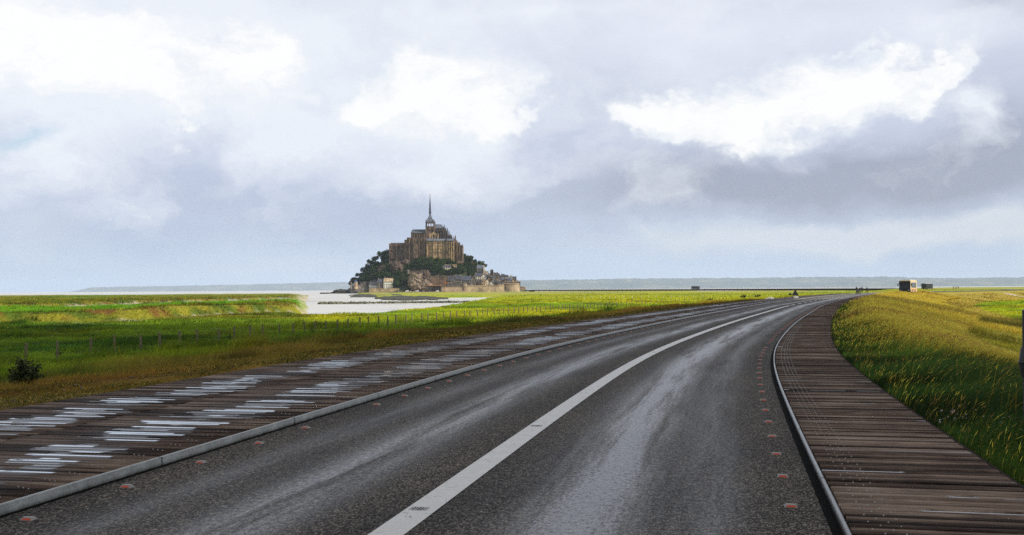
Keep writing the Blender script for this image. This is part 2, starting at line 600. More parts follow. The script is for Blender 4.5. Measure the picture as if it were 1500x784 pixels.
def land(X, Y, need_col=True):
    X = np.asarray(X, float)
    Y = np.asarray(Y, float)
    r = np.hypot(X, Y)
    ang = np.arctan2(X, Y)
    px = np.clip(750 + F * np.tan(np.clip(ang, -1.0, 1.0)), -700, 2200)
    Yd = r * np.cos(np.clip(ang, -1.0, 1.0))
    n1 = fbm(X / 18, Y / 18)
    n2 = fbm(X / 3.1 + 5, Y / 3.1)
    n3 = fbm(X / 60 + 3, Y / 60)
    wig = (n1 - 0.5) * 26 + (fbm(X / 4, Y / 9) - 0.5) * 22 + (n2 - .5) * 10
    # --- left: creek, bank, plateau, second creek, second bank, field
    Z1 = 6375 / np.interp(px, [-700, 0, 100, 200, 300, 400, 450], [70, 46.6, 44, 41.5, 35.6, 31.7, 29.5]) + wig * 0.5
    Z2 = 6375 / np.interp(px, [-700, 0, 100, 200, 300, 400, 450], [30, 23.6, 21.5, 18.5, 16, 13.5, 12]) + wig * 0.9
    q = Yd
    zl = np.full_like(q, MARSH)
    zl = zl - 0.25 * sst(q, Z1 - 12, Z1 - 2)
    zl = zl + (1.55 + (n1 - 0.5) * 1.3) * sst(q, Z1 + 4, Z1 + 13)
    e1 = Z1 * 1.2
    zl = zl - np.clip((q - e1) / (Z2 - 10 - e1), 0, 1) * (1.35 + (n1 - 0.5) * 1.2)
    zl = zl + (1.2 + (n1 - 0.5) * 0.8) * sst(q, Z2 + 3, Z2 + 16)
    zl = zl - 3.2 * sst(q, 1010, 1090)
    # --- middle and right
    vs = np.interp(px, [465, 500, 540, 565, 582, 600, 640, 690, 714, 745, 790, 850, 950, 1100, 1250, 1330, 1400],
                   [34.6, 35.0, 35.4, 34.0, 30.5, 28.0, 25.5, 18.6, 13.0, 10.0, 8.4, 7.4, 6.6, 5.6, 4.4, 3.0, 1.9])
    Zs = 6375 / vs + (n1 - 0.5) * 12
    zc = MARSH + 0.8 * sst(q, 420, 900)
    drop = sst(q, Zs - 1.5, Zs + 4 + Zs * 0.012)
    zc = zc - drop * 3.2
    # green flats around the island
    Ya = np.interp(px, [500, 528, 552, 640, 760, 860, 1000, 1060], [2600, 1300, 720, 660, 690, 900, 1200, 2600]) + (n3 - 0.5) * 120
    isl = sst(q, Ya, Ya + 30) * (1 - sst(q, 1750, 1800))
    zc = np.maximum(zc, MARSH * isl + (-5.2) * (1 - isl))
    s = sst(px + (n2 - 0.5) * 14 + (n1 - .5) * 20, 425, 466)
    z = zl * (1 - s) + zc * s
    z = np.maximum(z, -5.2)
    z = z + (n1 - 0.5) * 0.22 + (n2 - 0.5) * 0.12
    # --- road embankment
    nearm = r < 1100
    d = np.full_like(q, 1e4)
    sarc = np.zeros_like(q)
    if nearm.any():
        dn, sn = nearest(X[nearm], Y[nearm])
        d[nearm] = dn
        sarc[nearm] = sn
    ze = np.where(d < 0,
                  np.interp(-d, [0, 7.1, 7.35, 9, 38, 48, 70], [-0.10, -0.10, -0.02, -0.06, -2.6, -3.6, -8.0]),
                  np.interp(d, [0, 4.4, 4.6, 6.3, 8.2, 21, 27, 60], [-0.10, -0.10, -0.02, -0.08, -0.28, -2.6, -3.4, -8.0]) * sst(sarc, 60, 120)
                  + np.interp(d, [0, 4.4, 4.6, 6.0, 7.4, 9, 15, 22, 60], [-0.10, -0.10, -0.02, -0.10, -0.34, -0.85, -2.6, -4.0, -9.0]) * (1 - sst(sarc, 60, 120)))
    end = sst(sarc, S_BRIDGE - 10, S_BRIDGE + 40)
    ze = ze - end * 5
    rough = np.where(np.abs(d) > 8.5, 1.0, 0.0) * 1.0
    zz = np.maximum(z, ze + rough * ((n2 - 0.5) * 0.20 + (n1 - 0.5) * 0.25))
    core = (np.abs(d + 1.4) < 6.2) & (end < 0.5)
    zz = np.where(core, ze, zz)
    if not need_col:
        return zz
    # --- colour
    shp = X.shape
    cl = np.broadcast_to(MEAD, shp + (3,)).copy()
    cl = lerp(cl, LUSH, sst(n1 + (n2 - .5) * .3, 0.46, 0.62))
    cl = lerp(cl, OLIV, sst(n3, 0.5, 0.62) * 0.7)
    sandn = fbm(X / 9 + 31, Y / 4)
    inc1 = sst(q, Z1 - 4, Z1 - 1) * (1 - sst(q, Z1 + 2, Z1 + 5)) * sst(px, 40, 260) * sst(sandn, 0.42, 0.55)
    bank1 = sst(q, Z1 + 3, Z1 + 7) * (1 - sst(q, e1 - 6, e1))
    cb = lerp(lerp(np.broadcast_to(OLIV * 1.25, shp + (3,)), np.broadcast_to(RUST, shp + (3,)), sst(n2, 0.52, 0.68)), LUSH, sst(sandn, 0.5, 0.62) * 0.8)
    cl = lerp(cl, cb, bank1)
    cl = lerp(cl, MEAD * np.array((0.9, 1.35, 1.0)), sst(q, e1 - 14, e1 - 4) * (1 - sst(q, Z2 - 12, Z2 - 3)))
    cl = lerp(cl, SAND * 1.0, inc1)
    bank2 = sst(q, Z2 + 3, Z2 + 8) * (1 - sst(q, Z2 + 30, Z2 + 60))
    cl = lerp(cl, cb * 0.9, bank2)
    cl = lerp(cl, lerp(np.broadcast_to(OLIV, shp + (3,)), np.broadcast_to(MEAD, shp + (3,)), sst(n3, .45, .6)), sst(q, Z2 + 40, Z2 + 70))
    inc2 = sst(q, Z2 - 9, Z2 - 3) * (1 - sst(q, Z2 + 5, Z2 + 9)) * sst(sandn, 0.40, 0.54)
    cl = lerp(cl, SAND, inc2)
    cc = lerp(np.broadcast_to(YELL, shp + (3,)), np.broadcast_to(MEAD * 1.5, shp + (3,)), sst(n1 * .6 + n3 * .4, 0.5, 0.6))
    nearg = 1 - sst(q, 118, 160)
    cc = lerp(cc, lerp(np.broadcast_to(MEAD, shp + (3,)), np.broadcast_to(LUSH, shp + (3,)), sst(n1, 0.42, 0.6)), nearg)
    cc = lerp(cc, np.broadcast_to(np.array((0.34, 0.28, 0.12)), shp + (3,)), sst(q, 620, 900) * sst(fbm(X / 90, Y / 25), .45, .6) * .8)
    col = lerp(cl, cc, s)
    dune = sst(px + (n2 - 0.5) * 30, 415, 452) * (1 - sst(px, 466, 476)) * sst(q, 175, 200) * (1 - sst(q, 900, 1000))
    col = lerp(col, SAND, dune * sst(n2 * .5 + sandn * .5 + (px - 440) / 110, 0.40, 0.52))
    # embankment cover
    isemb = (ze > z - 0.25) & (end < 0.5)
    ve = lerp(lerp(np.broadcast_to(VERG, shp + (3,)), np.broadcast_to(RUST * .9, shp + (3,)), sst(n2, .5, .68) * .7), LUSH * 1.2, sst(n1, 0.5, 0.62) * sst(-d, 8.5, 13))
    ve = lerp(ve, lerp(np.broadcast_to(MEAD * .95, shp + (3,)), np.broadcast_to(LUSH, shp + (3,)), sst(n1, .4, .6)), sst(-d, 13, 20))
    ve = lerp(ve, YELL * 0.9, sst(q, 110, 190) * (d < 0))
    vr = lerp(np.broadcast_to(LUSH, shp + (3,)), np.broadcast_to(OLIV, shp + (3,)), sst(d, 5.2, 7.5) * 1.0)
    vr = lerp(vr, STRAW * .8, sst(q, 60, 130) * sst(d, 5, 7) * .8)
    ve = np.where((d > 0)[..., None], vr, ve)
    col = np.where(isemb[..., None], ve, col)
    pond = np.exp(-(((X - 162) / 3.2) ** 2 + ((Y - 330) / 7) ** 2) * 1.5) > 0.4
    col = np.where(pond[..., None], SAND * 1.1, col)
    zz = np.where(pond, zz - 0.05, zz)
    info = dict(z=zz, col=col, d=d, s=s, q=q, px=px, Z1=Z1, Z2=Z2, e1=e1, sand=np.maximum.reduce([inc1, inc2, dune, pond * 1.0]), isemb=isemb,
                bank=np.maximum(bank1, bank2), n1=n1, n2=n2, wet=z < SEA + 0.12, r=r, end=end, zs=Zs)
    return info


def pix(px, py, Yd):
    """world point at forward distance Yd seen at a photo pixel"""
    v = py - (HC + HS * (px - 750))
    return Vector(((px - 750) / F * Yd, Yd, EYE - v / F * Yd))


_vv = np.geomspace(3.5, 2500, 3000)


def hit(px, py):
    v = py - (HC + HS * (px - 750))
    X = (px - 750) / F * _vv
    z = EYE - v / F * _vv
    g = land(X, _vv, False)
    i = int(np.argmax(z <= g))
    return Vector((X[i], _vv[i], g[i]))


def gz_at(x, y):
    return float(land(np.array([x]), np.array([y]), False)[0])


# terrain sheet: polar grid, finer inside the view
azs = np.concatenate([np.radians(np.arange(-180, -33, 3.0)), np.radians(np.arange(-33, 33, 0.09)), np.radians(np.arange(33, 180, 3.0))])
rr = np.geomspace(2.2, 3600, 620)
A, RR = np.meshgrid(azs, rr)
TX = RR * np.sin(A)
TY = RR * np.cos(A)
info = land(TX, TY)
tv = np.stack([TX, TY, info['z']], -1).reshape(-1, 3)
na = len(azs)
nr = len(rr)
ii = np.arange(nr - 1)[:, None] * na + np.arange(na)[None]
jj = np.arange(nr - 1)[:, None] * na + (np.arange(na) + 1)[None] % na
quads = np.stack([ii, jj, jj + na, ii + na], -1).reshape(-1, 4)[:, ::-1]


def m_land(t, b):
    v = geo_pos(t)
    n1 = t.noise(v, 2.2, 6, 0.65)
    n2 = t.noise(v, 14.0, 5, 0.7)
    k = t.math('ADD', t.math('MULTIPLY', n1, 0.5), t.math('MULTIPLY', n2, 0.5))
    c = t.mix(1, t.attr('Col').outputs['Color'], t.ramp(k, [(0.35, (0.42, 0.45, 0.4)), (0.5, (0.95, 0.95, 0.95)), (0.68, (1.7, 1.6, 1.5))]), 'MULTIPLY')
    t.put(b.inputs['Base Color'], c)
    t.put(b.inputs['Normal'], t.bump(n2, 0.8, 0.08, t.bump(n1, 0.6, 0.25)))


M_land = mat('marsh_ground', m_land, rough=0.95, spec=0.15)
ground = link('ground', np_mesh('ground', tv, quads, M_land, color=info['col'].reshape(-1, 3), smooth=True))
tag(ground, kind='structure')


# tidal flats and sea
def m_sea(t, b):
    v = geo_pos(t)
    n = t.noise(t.vmath('MULTIPLY', v, (0.012, 0.03, 1)), 1.0, 5, 0.6)
    c = t.ramp(n, [(0.38, (0.38, 0.37, 0.33)), (0.50, (0.56, 0.54, 0.49)), (0.62, (0.42, 0.42, 0.40))])
    t.put(b.inputs['Base Color'], c)
    t.put(b.inputs['Roughness'], t.ramp(n, [(0.4, 0.5), (0.6, 0.22)]))
    t.put(b.inputs['Normal'], t.bump(t.noise(v, 0.8, 4, 0.6), 0.25, 0.08))


M_sea = mat('tidal_flat', m_sea, rough=0.3)
nseg = 96
mb = MB()
rs_ = [1.0, 60, 400, 1500, 5000, 29000]
vs = [(0, 0, SEA)]
for r_ in rs_[1:]:
    vs += [(r_ * math.cos(2 * math.pi * k / nseg), r_ * math.sin(2 * math.pi * k / nseg), SEA) for k in range(nseg)]
fs = [(0, 1 + k, 1 + (k + 1) % nseg) for k in range(nseg)]
for q_ in range(len(rs_) - 2):
    a0 = 1 + q_ * nseg
    a1 = a0 + nseg
    fs += [(a0 + k, a1 + k, a1 + (k + 1) % nseg, a0 + (k + 1) % nseg) for k in range(nseg)]
mb.add(vs, fs)
tag(mb.build('water', M_sea), kind='structure')

# ------------------------------------------------------------------ road, kerbs, boardwalks
def strip(offs, s0, s1, step, z, name, mats, parent=None, crown=0.0):
    s = np.arange(s0, s1, step)
    n = len(s)
    V = []
    UV = []
    for o_ in offs:
        x, y, _, _ = path(s, o_)
        V.append(np.stack([x, y, np.full(n, z) + crown * (1 - (o_ / K_IN) ** 2)], 1))
        UV.append(np.stack([np.full(n, o_), s], 1))
    V = np.concatenate(V)
    UV = np.concatenate(UV)
    Fc = []
    for k in range(len(offs) - 1):
        a = k * n + np.arange(n - 1)
        Fc.append(np.stack([a, a + n, a + n + 1, a + 1], 1))
    Fc = np.concatenate(Fc)
    return link(name, np_mesh(name, V, Fc, mats, uv=UV, smooth=True), parent)


def m_asphalt(t, b):
    uv = t.node('ShaderNodeTexCoord').outputs['UV']
    u, v, _ = t.sep(uv)
    p = t.comb(u, v, 0)
    # aggregate
    g1 = t.noise(t.comb(t.math('MULTIPLY', u, 1.0), t.math('MULTIPLY', v, 0.55), 0), 24, 6, 0.95)
    g2 = t.voro(t.comb(u, t.math('MULTIPLY', v, 0.55), 0), 95, 'Color')
    g2v = t.sep(g2)[0]
    big = t.noise(t.comb(u, t.math('MULTIPLY', v, 0.25), 2), 1.3, 5, 0.6)
    base = t.ramp(t.math('ADD', t.math('MULTIPLY', g1, 0.5), t.math('MULTIPLY', g2v, 0.5)),
                  [(0.26, (0.006, 0.006, 0.006)), (0.45, (0.030, 0.026, 0.022)), (0.58, (0.078, 0.067, 0.055)), (0.80, (0.30, 0.26, 0.21))])
    base = t.mix(1, base, t.ramp(big, [(0.35, (0.72, 0.72, 0.75)), (0.65, (1.2, 1.15, 1.08))]), 'MULTIPLY')
    # polished, damp wheel tracks: four bands across the road
    wob = t.math('MULTIPLY', t.math('SUBTRACT', t.noise(t.comb(0, v, 7), 0.05, 3, 0.5), 0.5), 0.35)
    uu = t.math('ADD', u, wob)
    tr = None
    for c, w, k in ((-2.1, 0.26, 0.45), (-1.12, 0.40, 1.0), (1.22, 0.50, 1.2), (2.15, 0.26, 0.5)):
        e = t.math('DIVIDE', t.math('SUBTRACT', uu, c), w)
        gss = t.math('MULTIPLY', t.math('EXPONENT', t.math('MULTIPLY', t.math('MULTIPLY', e, e), -1)), k)
        tr = gss if tr is None else t.math('ADD', tr, gss)
    brk = t.noise(t.comb(t.math('MULTIPLY', u, 3.0), t.math('MULTIPLY', v, 0.16), 4), 1.0, 8, 0.7)
    damp = t.math('MULTIPLY', t.math('MULTIPLY', tr, t.maprange(brk, 0.28, 0.54, 0.12, 1.0)), t.maprange(g1, 0.38, 0.58, 0.35, 1.2), clamp=True)
    base = t.mix(t.math('MULTIPLY', damp, 0.35), base, (0.075, 0.078, 0.088))  # bluish sky sheen of the damp tracks, partly put into the base colour
    t.put(b.inputs['Base Color'], base)
    t.put(b.inputs['Roughness'], t.maprange(damp, 0, 1, 0.8, 0.27))
    t.put(b.inputs['Specular IOR Level'], t.maprange(damp, 0, 1, 0.12, 1.0))
    bs = t.node('ShaderNodeBump')
    t.put(bs.inputs['Strength'], t.maprange(damp, 0, 1, 0.9, 0.4))
    bs.inputs['Distance'].default_value = 0.006
    t.put(bs.inputs['Height'], t.math('ADD', g1, g2v))
    t.put(b.inputs['Normal'], bs.outputs[0])


M_asph = mat('asphalt', m_asphalt)
S0 = -14.0
road = strip(np.linspace(-K_IN, K_IN, 13), S0, S_BRIDGE + 8, 0.5, 0.0, 'road', M_asph, crown=0.0)
tag(road, kind='structure')


def m_line(t, b):
    uv = t.node('ShaderNodeTexCoord').outputs['UV']
    u, v, _ = t.sep(uv)
    p = t.comb(u, v, 0)
    n = t.noise(p, 6, 6, 0.65)
    n2 = t.noise(p, 60, 3, 0.7)
    wear = t.math('ADD', t.math('MULTIPLY', n, 0.7), t.math('MULTIPLY', n2, 0.3))
    c = t.ramp(wear, [(0.30, (0.20, 0.19, 0.17)), (0.42, (0.52, 0.49, 0.44)), (0.6, (0.68, 0.65, 0.59))])
    # transverse hairline cracks, unevenly spaced along the tape
    cr = t.math('FRACT', t.math('ADD', t.math('MULTIPLY', v, 1.7), t.math('MULTIPLY', t.noise(t.comb(t.math('MULTIPLY', u, 5), v, 0), 1.4, 2, 0.5), 1.6)))
    crm = t.math('LESS_THAN', cr, 0.022)
    c = t.mix(t.math('MULTIPLY', crm, t.maprange(t.noise(p, 9, 2, 0.5), 0.42, 0.55)), c, (0.09, 0.075, 0.06))
    t.put(b.inputs['Base Color'], c)
    t.put(b.inputs['Roughness'], t.maprange(n, 0.4, 0.6, 0.30, 0.6))
    t.put(b.inputs['Normal'], t.bump(n2, 0.3, 0.004))


M_line = mat('road_paint', m_line)
M_mark = mat('black_marking', col=(0.02, 0.02, 0.02), rough=0.5)
M_joint_shade = noisy('joint_and_shade_black', (0.008, 0.008, 0.007), scale=6, rough=1.0)  # near-black for the kerb joints and the painted shade strips beside the kerbs
M_joint_shade.node_tree.nodes['Principled BSDF'].inputs['Specular IOR Level'].default_value = 0.05
markings = strip([-0.12, 0.12], S0, 96, 0.5, 0.004, 'road_marking', M_line)
tag(markings, kind='structure')
mb = MB()
for s in np.arange(98, 330, 7.5):                      # the line becomes dashed round the bend
    x0, y0, tx, ty = path(s, 0)
    L = 4.2
    mb.add([(x0 - .12 * ty, y0 + .12 * tx, .004), (x0 + .12 * ty, y0 - .12 * tx, .004), (x0 + .12 * ty + tx * L, y0 - .12 * tx + ty * L, .004), (x0 - .12 * ty + tx * L, y0 + .12 * tx + ty * L, .004)], [(0, 1, 2, 3)])
tag(mb.build('road_marking', M_line), kind='structure')
mb = MB()
for (px_, py_) in ((614, 745), (786, 624), (968, 516)):                # the tape's printed bar marks
    v_ = py_ - (HC + HS * (px_ - 750))
    yy = EYE * F / v_
    s_c = float(np.interp(yy, CL[:, 1], CS))
    for k, wd in enumerate((.006, .012, .008, .014, .012, .008, .006)):
        o_ = -0.02 + (k - 3) * 0.021
        x0, y0, tx, ty = path(s_c - 0.05, o_)
        x1, y1, _, _ = path(s_c + 0.06, o_)
        mb.add([(x0 - wd / 2 * ty, y0 + wd / 2 * tx, .008), (x0 + wd / 2 * ty, y0 - wd / 2 * tx, .008), (x1 + wd / 2 * ty, y1 - wd / 2 * tx, .008), (x1 - wd / 2 * ty, y1 + wd / 2 * tx, .008)], [(0, 1, 2, 3)])
tag(mb.build('tape_bar_marks', M_mark), kind='structure')


def sweep(profile, s0, s1, step, name, mats, parent=None, smooth=False):
    """closed cross-section (offset, z) swept along the road"""
    s = np.arange(s0, s1, step)
    n = len(s)
    k = len(profile)
    V = []
    for o_, z_ in profile:
        x, y, _, _ = path(s, o_)
        V.append(np.stack([x, y, np.full(n, z_)], 1))
    V = np.concatenate(V)
    Fc = []
    for a in range(k):
        b_ = (a + 1) % k
        i = np.arange(n - 1)
        Fc.append(np.stack([a * n + i, a * n + i + 1, b_ * n + i + 1, b_ * n + i], 1))
    me = np_mesh(name, V, np.concatenate(Fc), mats, smooth=smooth)
    bm = bmesh.new()
    bm.from_mesh(me)
    bmesh.ops.recalc_face_normals(bm, faces=bm.faces)
    bm.to_mesh(me)
    bm.free()
    return link(name, me, parent)


def m_kerb(t, b):
    v = geo_pos(t)
    n = t.noise(v, 3.5, 6, 0.65)
    n2 = t.noise(v, 40, 3, 0.6)
    t.put(b.inputs['Base Color'], t.ramp(t.math('ADD', t.math('MULTIPLY', n, .7), t.math('MULTIPLY', n2, .3)), [(0.34, (0.09, 0.088, 0.072)), (0.5, (0.21, 0.215, 0.195)), (0.66, (0.36, 0.365, 0.34))]))
    t.put(b.inputs['Roughness'], t.maprange(n, .3, .7, 0.32, 0.55))
    t.put(b.inputs['Normal'], t.bump(n2, 0.2, 0.005))


M_kerb = mat('galvanised_steel', m_kerb, metal=0.25)
M_rail = noisy('shaded_rail_steel', (0.16, 0.155, 0.15), scale=5, rough=0.28, metal=0.8, col2=(0.05, 0.045, 0.04))  # right kerb: its shaded face is put into this darker steel
for sgn in (-1, 1):
    a = K_IN * sgn
    tw = 0.042 if sgn < 0 else 0.020
    b_ = (K_IN + tw) * sgn
    c_ = (K_IN + tw + 0.012) * sgn
    kb = sweep([(a, -0.06), (a, 0.077), (b_, 0.080), (b_, -0.06)], S0, 420, 0.5, 'kerb', M_kerb if sgn < 0 else M_rail)
    tag(kb, kind='structure')
    g = strip([a - (0.05 if sgn < 0 else 0.07) * sgn, a - 0.002 * sgn], S0, 200, 0.5, 0.004, 'gutter_shade', M_joint_shade)  # flat near-black strip: shade of the gap beside the kerb, painted in
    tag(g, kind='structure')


mb = MB()
for sgn in (-1, 1):
    tw = 0.042 if sgn < 0 else 0.020
    for s in np.arange(6.4, 120, 3.0):
        pts = []
        for q_ in (-.006, .006):
            for (o_, z_) in ((K_IN - .0015, .002), (K_IN - .0015, .0795), (K_IN + tw + .001, .0815)):
                x, y, _, _ = path(s + q_, o_ * sgn)
                pts.append((float(x), float(y), z_))
        mb.add(pts, [(0, 1, 4, 3), (1, 2, 5, 4)])
tag(mb.build('kerb_joints', M_joint_shade), kind='structure')


def m_wood(t, b):
    uv = t.node('ShaderNodeTexCoord').outputs['UV']
    u, v, _ = t.sep(uv)
    rnd = t.attr('Col').outputs['Color']
    r1, r2, r3 = t.sep(rnd)
    plank = t.math('FLOOR', t.math('DIVIDE', v, 0.11))
    grain = t.noise(t.comb(t.math('MULTIPLY', u, 2.2), t.math('MULTIPLY', v, 95), t.math('MULTIPLY', r1, 30)), 1.0, 5, 0.7)
    stain = t.noise(t.comb(t.math('MULTIPLY', u, 1.1), t.math('MULTIPLY', v, 0.9), 0), 1.0, 5, 0.6)
    c = t.ramp(t.math('ADD', t.math('MULTIPLY', grain, 0.74), t.math('MULTIPLY', r2, 0.26)),
               [(0.34, (0.006, 0.004, 0.003)), (0.45, (0.058, 0.038, 0.027)), (0.55, (0.170, 0.118, 0.084)), (0.68, (0.36, 0.28, 0.21))])
    c = t.mix(1, c, t.ramp(stain, [(0.35, (0.55, 0.50, 0.50)), (0.62, (1.15, 1.12, 1.1))]), 'MULTIPLY')
    # standing water in the dished middle of each board row
    au = t.math('ABSOLUTE', u)
    pud = None
    for cc_, w, k in ((6.05, 0.55, 1.0), (4.15, 0.50, 0.9), (3.75, 0.35, 0.25)):
        wob = t.math('MULTIPLY', t.math('SUBTRACT', t.noise(t.comb(0, t.math('MULTIPLY', plank, 0.15), cc_), 0.35, 3, 0.6), 0.5), 1.2)
        e = t.math('DIVIDE', t.math('SUBTRACT', t.math('ADD', au, wob), cc_), w)
        gss = t.math('MULTIPLY', t.math('EXPONENT', t.math('MULTIPLY', t.math('MULTIPLY', e, e), -1)), k)
        pud = gss if pud is None else t.math('ADD', pud, gss)
    left = t.math('LESS_THAN', u, 0)
    pn = t.noise(t.comb(t.math('MULTIPLY', u, 0.7), t.math('MULTIPLY', plank, 7.31), 0), 1.0, 2, 0.5)
    pn2 = t.noise(t.comb(0, t.math('MULTIPLY', v, 0.30), 11), 1.0, 3, 0.55)
    pl = t.math('MULTIPLY', pud, t.math('MULTIPLY', t.math('ADD', t.maprange(pn, 0.35, 0.66, -0.05, 1.2), t.maprange(pn2, 0.35, 0.65, -0.05, 0.5)), t.maprange(r1, 0.30, 0.36, 0.45, 1.08)))
    pr = t.math('MULTIPLY', t.math('MULTIPLY', t.maprange(r3, 0.86, 0.95), t.maprange(pn, 0.45, 0.65)), 0.9)
    wet = t.maprange(t.math('ADD', t.math('MULTIPLY', pl, left), t.math('MULTIPLY', pr, t.math('SUBTRACT', 1, left))), 0.46, 0.54, smooth=True)
    damp = t.maprange(t.math('ADD', t.math('MULTIPLY', pud, left), t.math('MULTIPLY', stain, 0.6)), 0.3, 1.0)
    c = t.mix(1, c, t.mix(damp, (1.1, 1.1, 1.1), (0.5, 0.47, 0.47)), 'MULTIPLY')
    c = t.mix(wet, c, (0.06, 0.06, 0.065))
    t.put(b.inputs['Base Color'], c)
    t.put(b.inputs['Coat Weight'], wet)
    b.inputs['Coat Roughness'].default_value = 0.03
    b.inputs['Coat IOR'].default_value = 1.8
    rr_ = t.mix(wet, t.mix(damp, 0.85, 0.62), 0.04)
    t.put(b.inputs['Roughness'], rr_)
    t.put(b.inputs['Specular IOR Level'], t.mix(wet, t.mix(damp, 0.06, 0.14), 1.0))
    bs = t.node('ShaderNodeBump')
    t.put(bs.inputs['Strength'], t.maprange(wet, 0, 1, 0.8, 0.0))
    bs.inputs['Distance'].default_value = 0.006
    t.put(bs.inputs['Height'], grain)
    t.put(b.inputs['Normal'], bs.outputs[0])


M_wood = mat('weathered_boards', m_wood)


def planks(rows, s0, s1, name, parent):
    V = []
    Fc = []
    UV = []
    Cc = []
    k = 0
    for (a, b_) in rows:
        s = s0
        while s < s1:
            w = 0.102
            dz = random.uniform(-0.004, 0.004)
            j = random.uniform(-0.006, 0.006)
            c3 = (random.random(), random.random(), random.random())
            x0, y0, _, _ = path(s, a + j)
            x1, y1, _, _ = path(s, b_ + j)
            x2, y2, _, _ = path(s + w, b_ + j)
            x3, y3, _, _ = path(s + w, a + j)
            zt = 0.070 + dz
            for (x, y, o_, q_) in ((x0, y0, a, s), (x1, y1, b_, s), (x2, y2, b_, s + w), (x3, y3, a, s + w)):
                V.append((x, y, zt))
                UV.append((o_, q_))
                Cc.append(c3)
            for (x, y, o_, q_) in ((x0, y0, a, s), (x1, y1, b_, s), (x2, y2, b_, s + w), (x3, y3, a, s + w)):
                V.append((x, y, zt - 0.045))
                UV.append((o_, q_))
                Cc.append(c3)
            for f in ((0, 1, 2, 3), (0, 4, 5, 1), (1, 5, 6, 2), (2, 6, 7, 3), (3, 7, 4, 0)):
                Fc.append([k + i for i in f])
            k += 8
            s += 0.11
    me = np_mesh(name, np.array(V), np.array(Fc), M_wood, color=np.array(Cc), uv=np.array(UV))
    bm = bmesh.new()
    bm.from_mesh(me)
    bmesh.ops.recalc_face_normals(bm, faces=bm.faces)
    bm.to_mesh(me)
    bm.free()
    return link(name, me, parent)


M_under = mat('under_boards', col=(0.008, 0.007, 0.006), rough=0.9)
M_screw = mat('screw_steel', col=(0.30, 0.30, 0.28), rough=0.45, metal=0.6)
for side, rows, lab in ((-1, [(-3.065, -5.28), (-5.30, -7.3)], 'wide wet timber boardwalk with streaks of standing water, left of the road'),
                        (1, [(3.04, 4.5)], 'narrow timber boardwalk with four rows of screw heads, right of the road')):
    w_ = empty('boardwalk', (0, 0, 0), 0, lab, 'boardwalk')
    planks(rows, S0, 260, 'boards', w_)
    o0, o1 = rows[0][0], rows[-1][1]
    strip([3.01 * side, o1], S0, 260, 0.5, 0.02, 'under_sheet', M_under, w_)  # plain near-black sheet below the board gaps
    # far continuation as plain sheet and side edging
    e_ = o1
    sweep([(e_, -0.1), (e_, 0.063), (e_ + 0.04 * side, 0.063), (e_ + 0.04 * side, -0.1)], S0, 260, 1.0, 'edge_board', M_wood, w_)
    V = []
    Fc = []
    kk = 0
    offs_ = (3.24, 3.31, 3.38) if side < 0 else (3.17, 3.235, 3.30, 3.365)
    s = S0 + 0.05
    row = 0
    while s < 46:
        for q_, o_ in enumerate(offs_):
            if side < 0 and row % 3:
                continue
            if side > 0 and (row + q_) % 2:
                continue
            x, y, _, _ = path(s + (0.03 * q_ if side < 0 else 0), o_ * side)
            rad = 0.0065 if s < 14 else 0.0075
            n_ = 6
            for a_ in range(n_):
                t_ = 2 * math.pi * a_ / n_
                V.append((x + rad * math.cos(t_), y + rad * math.sin(t_), 0.0695))
            for a_ in range(n_):
                t_ = 2 * math.pi * a_ / n_
                V.append((x + rad * .7 * math.cos(t_), y + rad * .7 * math.sin(t_), 0.0785))
            for a_ in range(n_):
                b2 = (a_ + 1) % n_
                Fc.append((kk + a_, kk + b2, kk + n_ + b2, kk + n_ + a_))
            Fc.append((kk + n_, kk + n_ + 1, kk + n_ + 2, kk + n_ + 3))
            Fc.append((kk + n_ + 3, kk + n_ + 4, kk + n_ + 5, kk + n_))
            kk += 2 * n_
        s += 0.11
        row += 1
    sc = link('screw_heads', np_mesh('screw_heads', np.array(V), np.array(Fc), M_screw), w_)
    tag(sc, kind='stuff')

# road studs: grey ramped body with a red reflector
M_studb = noisy('stud_aluminium', (0.27, 0.25, 0.22), scale=40, rough=0.5, metal=0.2)
M_red = mat('red_reflector', col=(0.50, 0.055, 0.010), rough=0.5)
root = empty('road_stud', (0, 0, 0))
mb = MB()
mb.add([(-.055, -.045, 0), (.055, -.045, 0), (.055, .045, 0), (-.055, .045, 0), (-.042, -.018, .024), (.042, -.018, .024), (.042, .018, .024), (-.042, .018, .024)],
       [(0, 3, 2, 1), (4, 5, 6, 7), (0, 1, 5, 4), (1, 2, 6, 5), (2, 3, 7, 6), (3, 0, 4, 7)])
mb.build('stud_body', M_studb, root)
mb = MB()
mb.add([(-.040, -.0425, .0045), (.040, -.0425, .0045), (.034, -.0265, .0180), (-.034, -.0265, .0180),
        (-.040, -.0395, .001), (.040, -.0395, .001), (.034, -.0235, .0150), (-.034, -.0235, .0150)],
       [(0, 1, 2, 3), (4, 7, 6, 5), (0, 4, 5, 1), (1, 5, 6, 2), (2, 6, 7, 3), (3, 7, 4, 0)])
mb.build('red_reflector', M_red, root)
first = True
for side, s_start, cnt in ((-1, 2.2, 78), (1, 2.4, 78)):
    for k in range(cnt):
        s = s_start + k * 1.235
        x, y, tx, ty = path(s, side * (K_IN - 0.29))
        if y < 5 or (k > 6 and random.random() < .05):
            continue
        o = root if first else copy_tree(root)
        first = False
        o.location = (x, y, 0.001)
        o.rotation_euler = (0, 0, math.atan2(-tx, ty) + random.uniform(-.06, .06))
        o.scale = (.88, .88, random.uniform(.75, 1.0))
        if side < 0:
            tag(o, 'small red reflector stud on the asphalt beside the left steel kerb', 'road stud', 'reflector studs along the left kerb')
        else:
            tag(o, 'small red reflector stud on the asphalt beside the right-hand curving kerb', 'road stud', 'reflector studs along the right kerb')

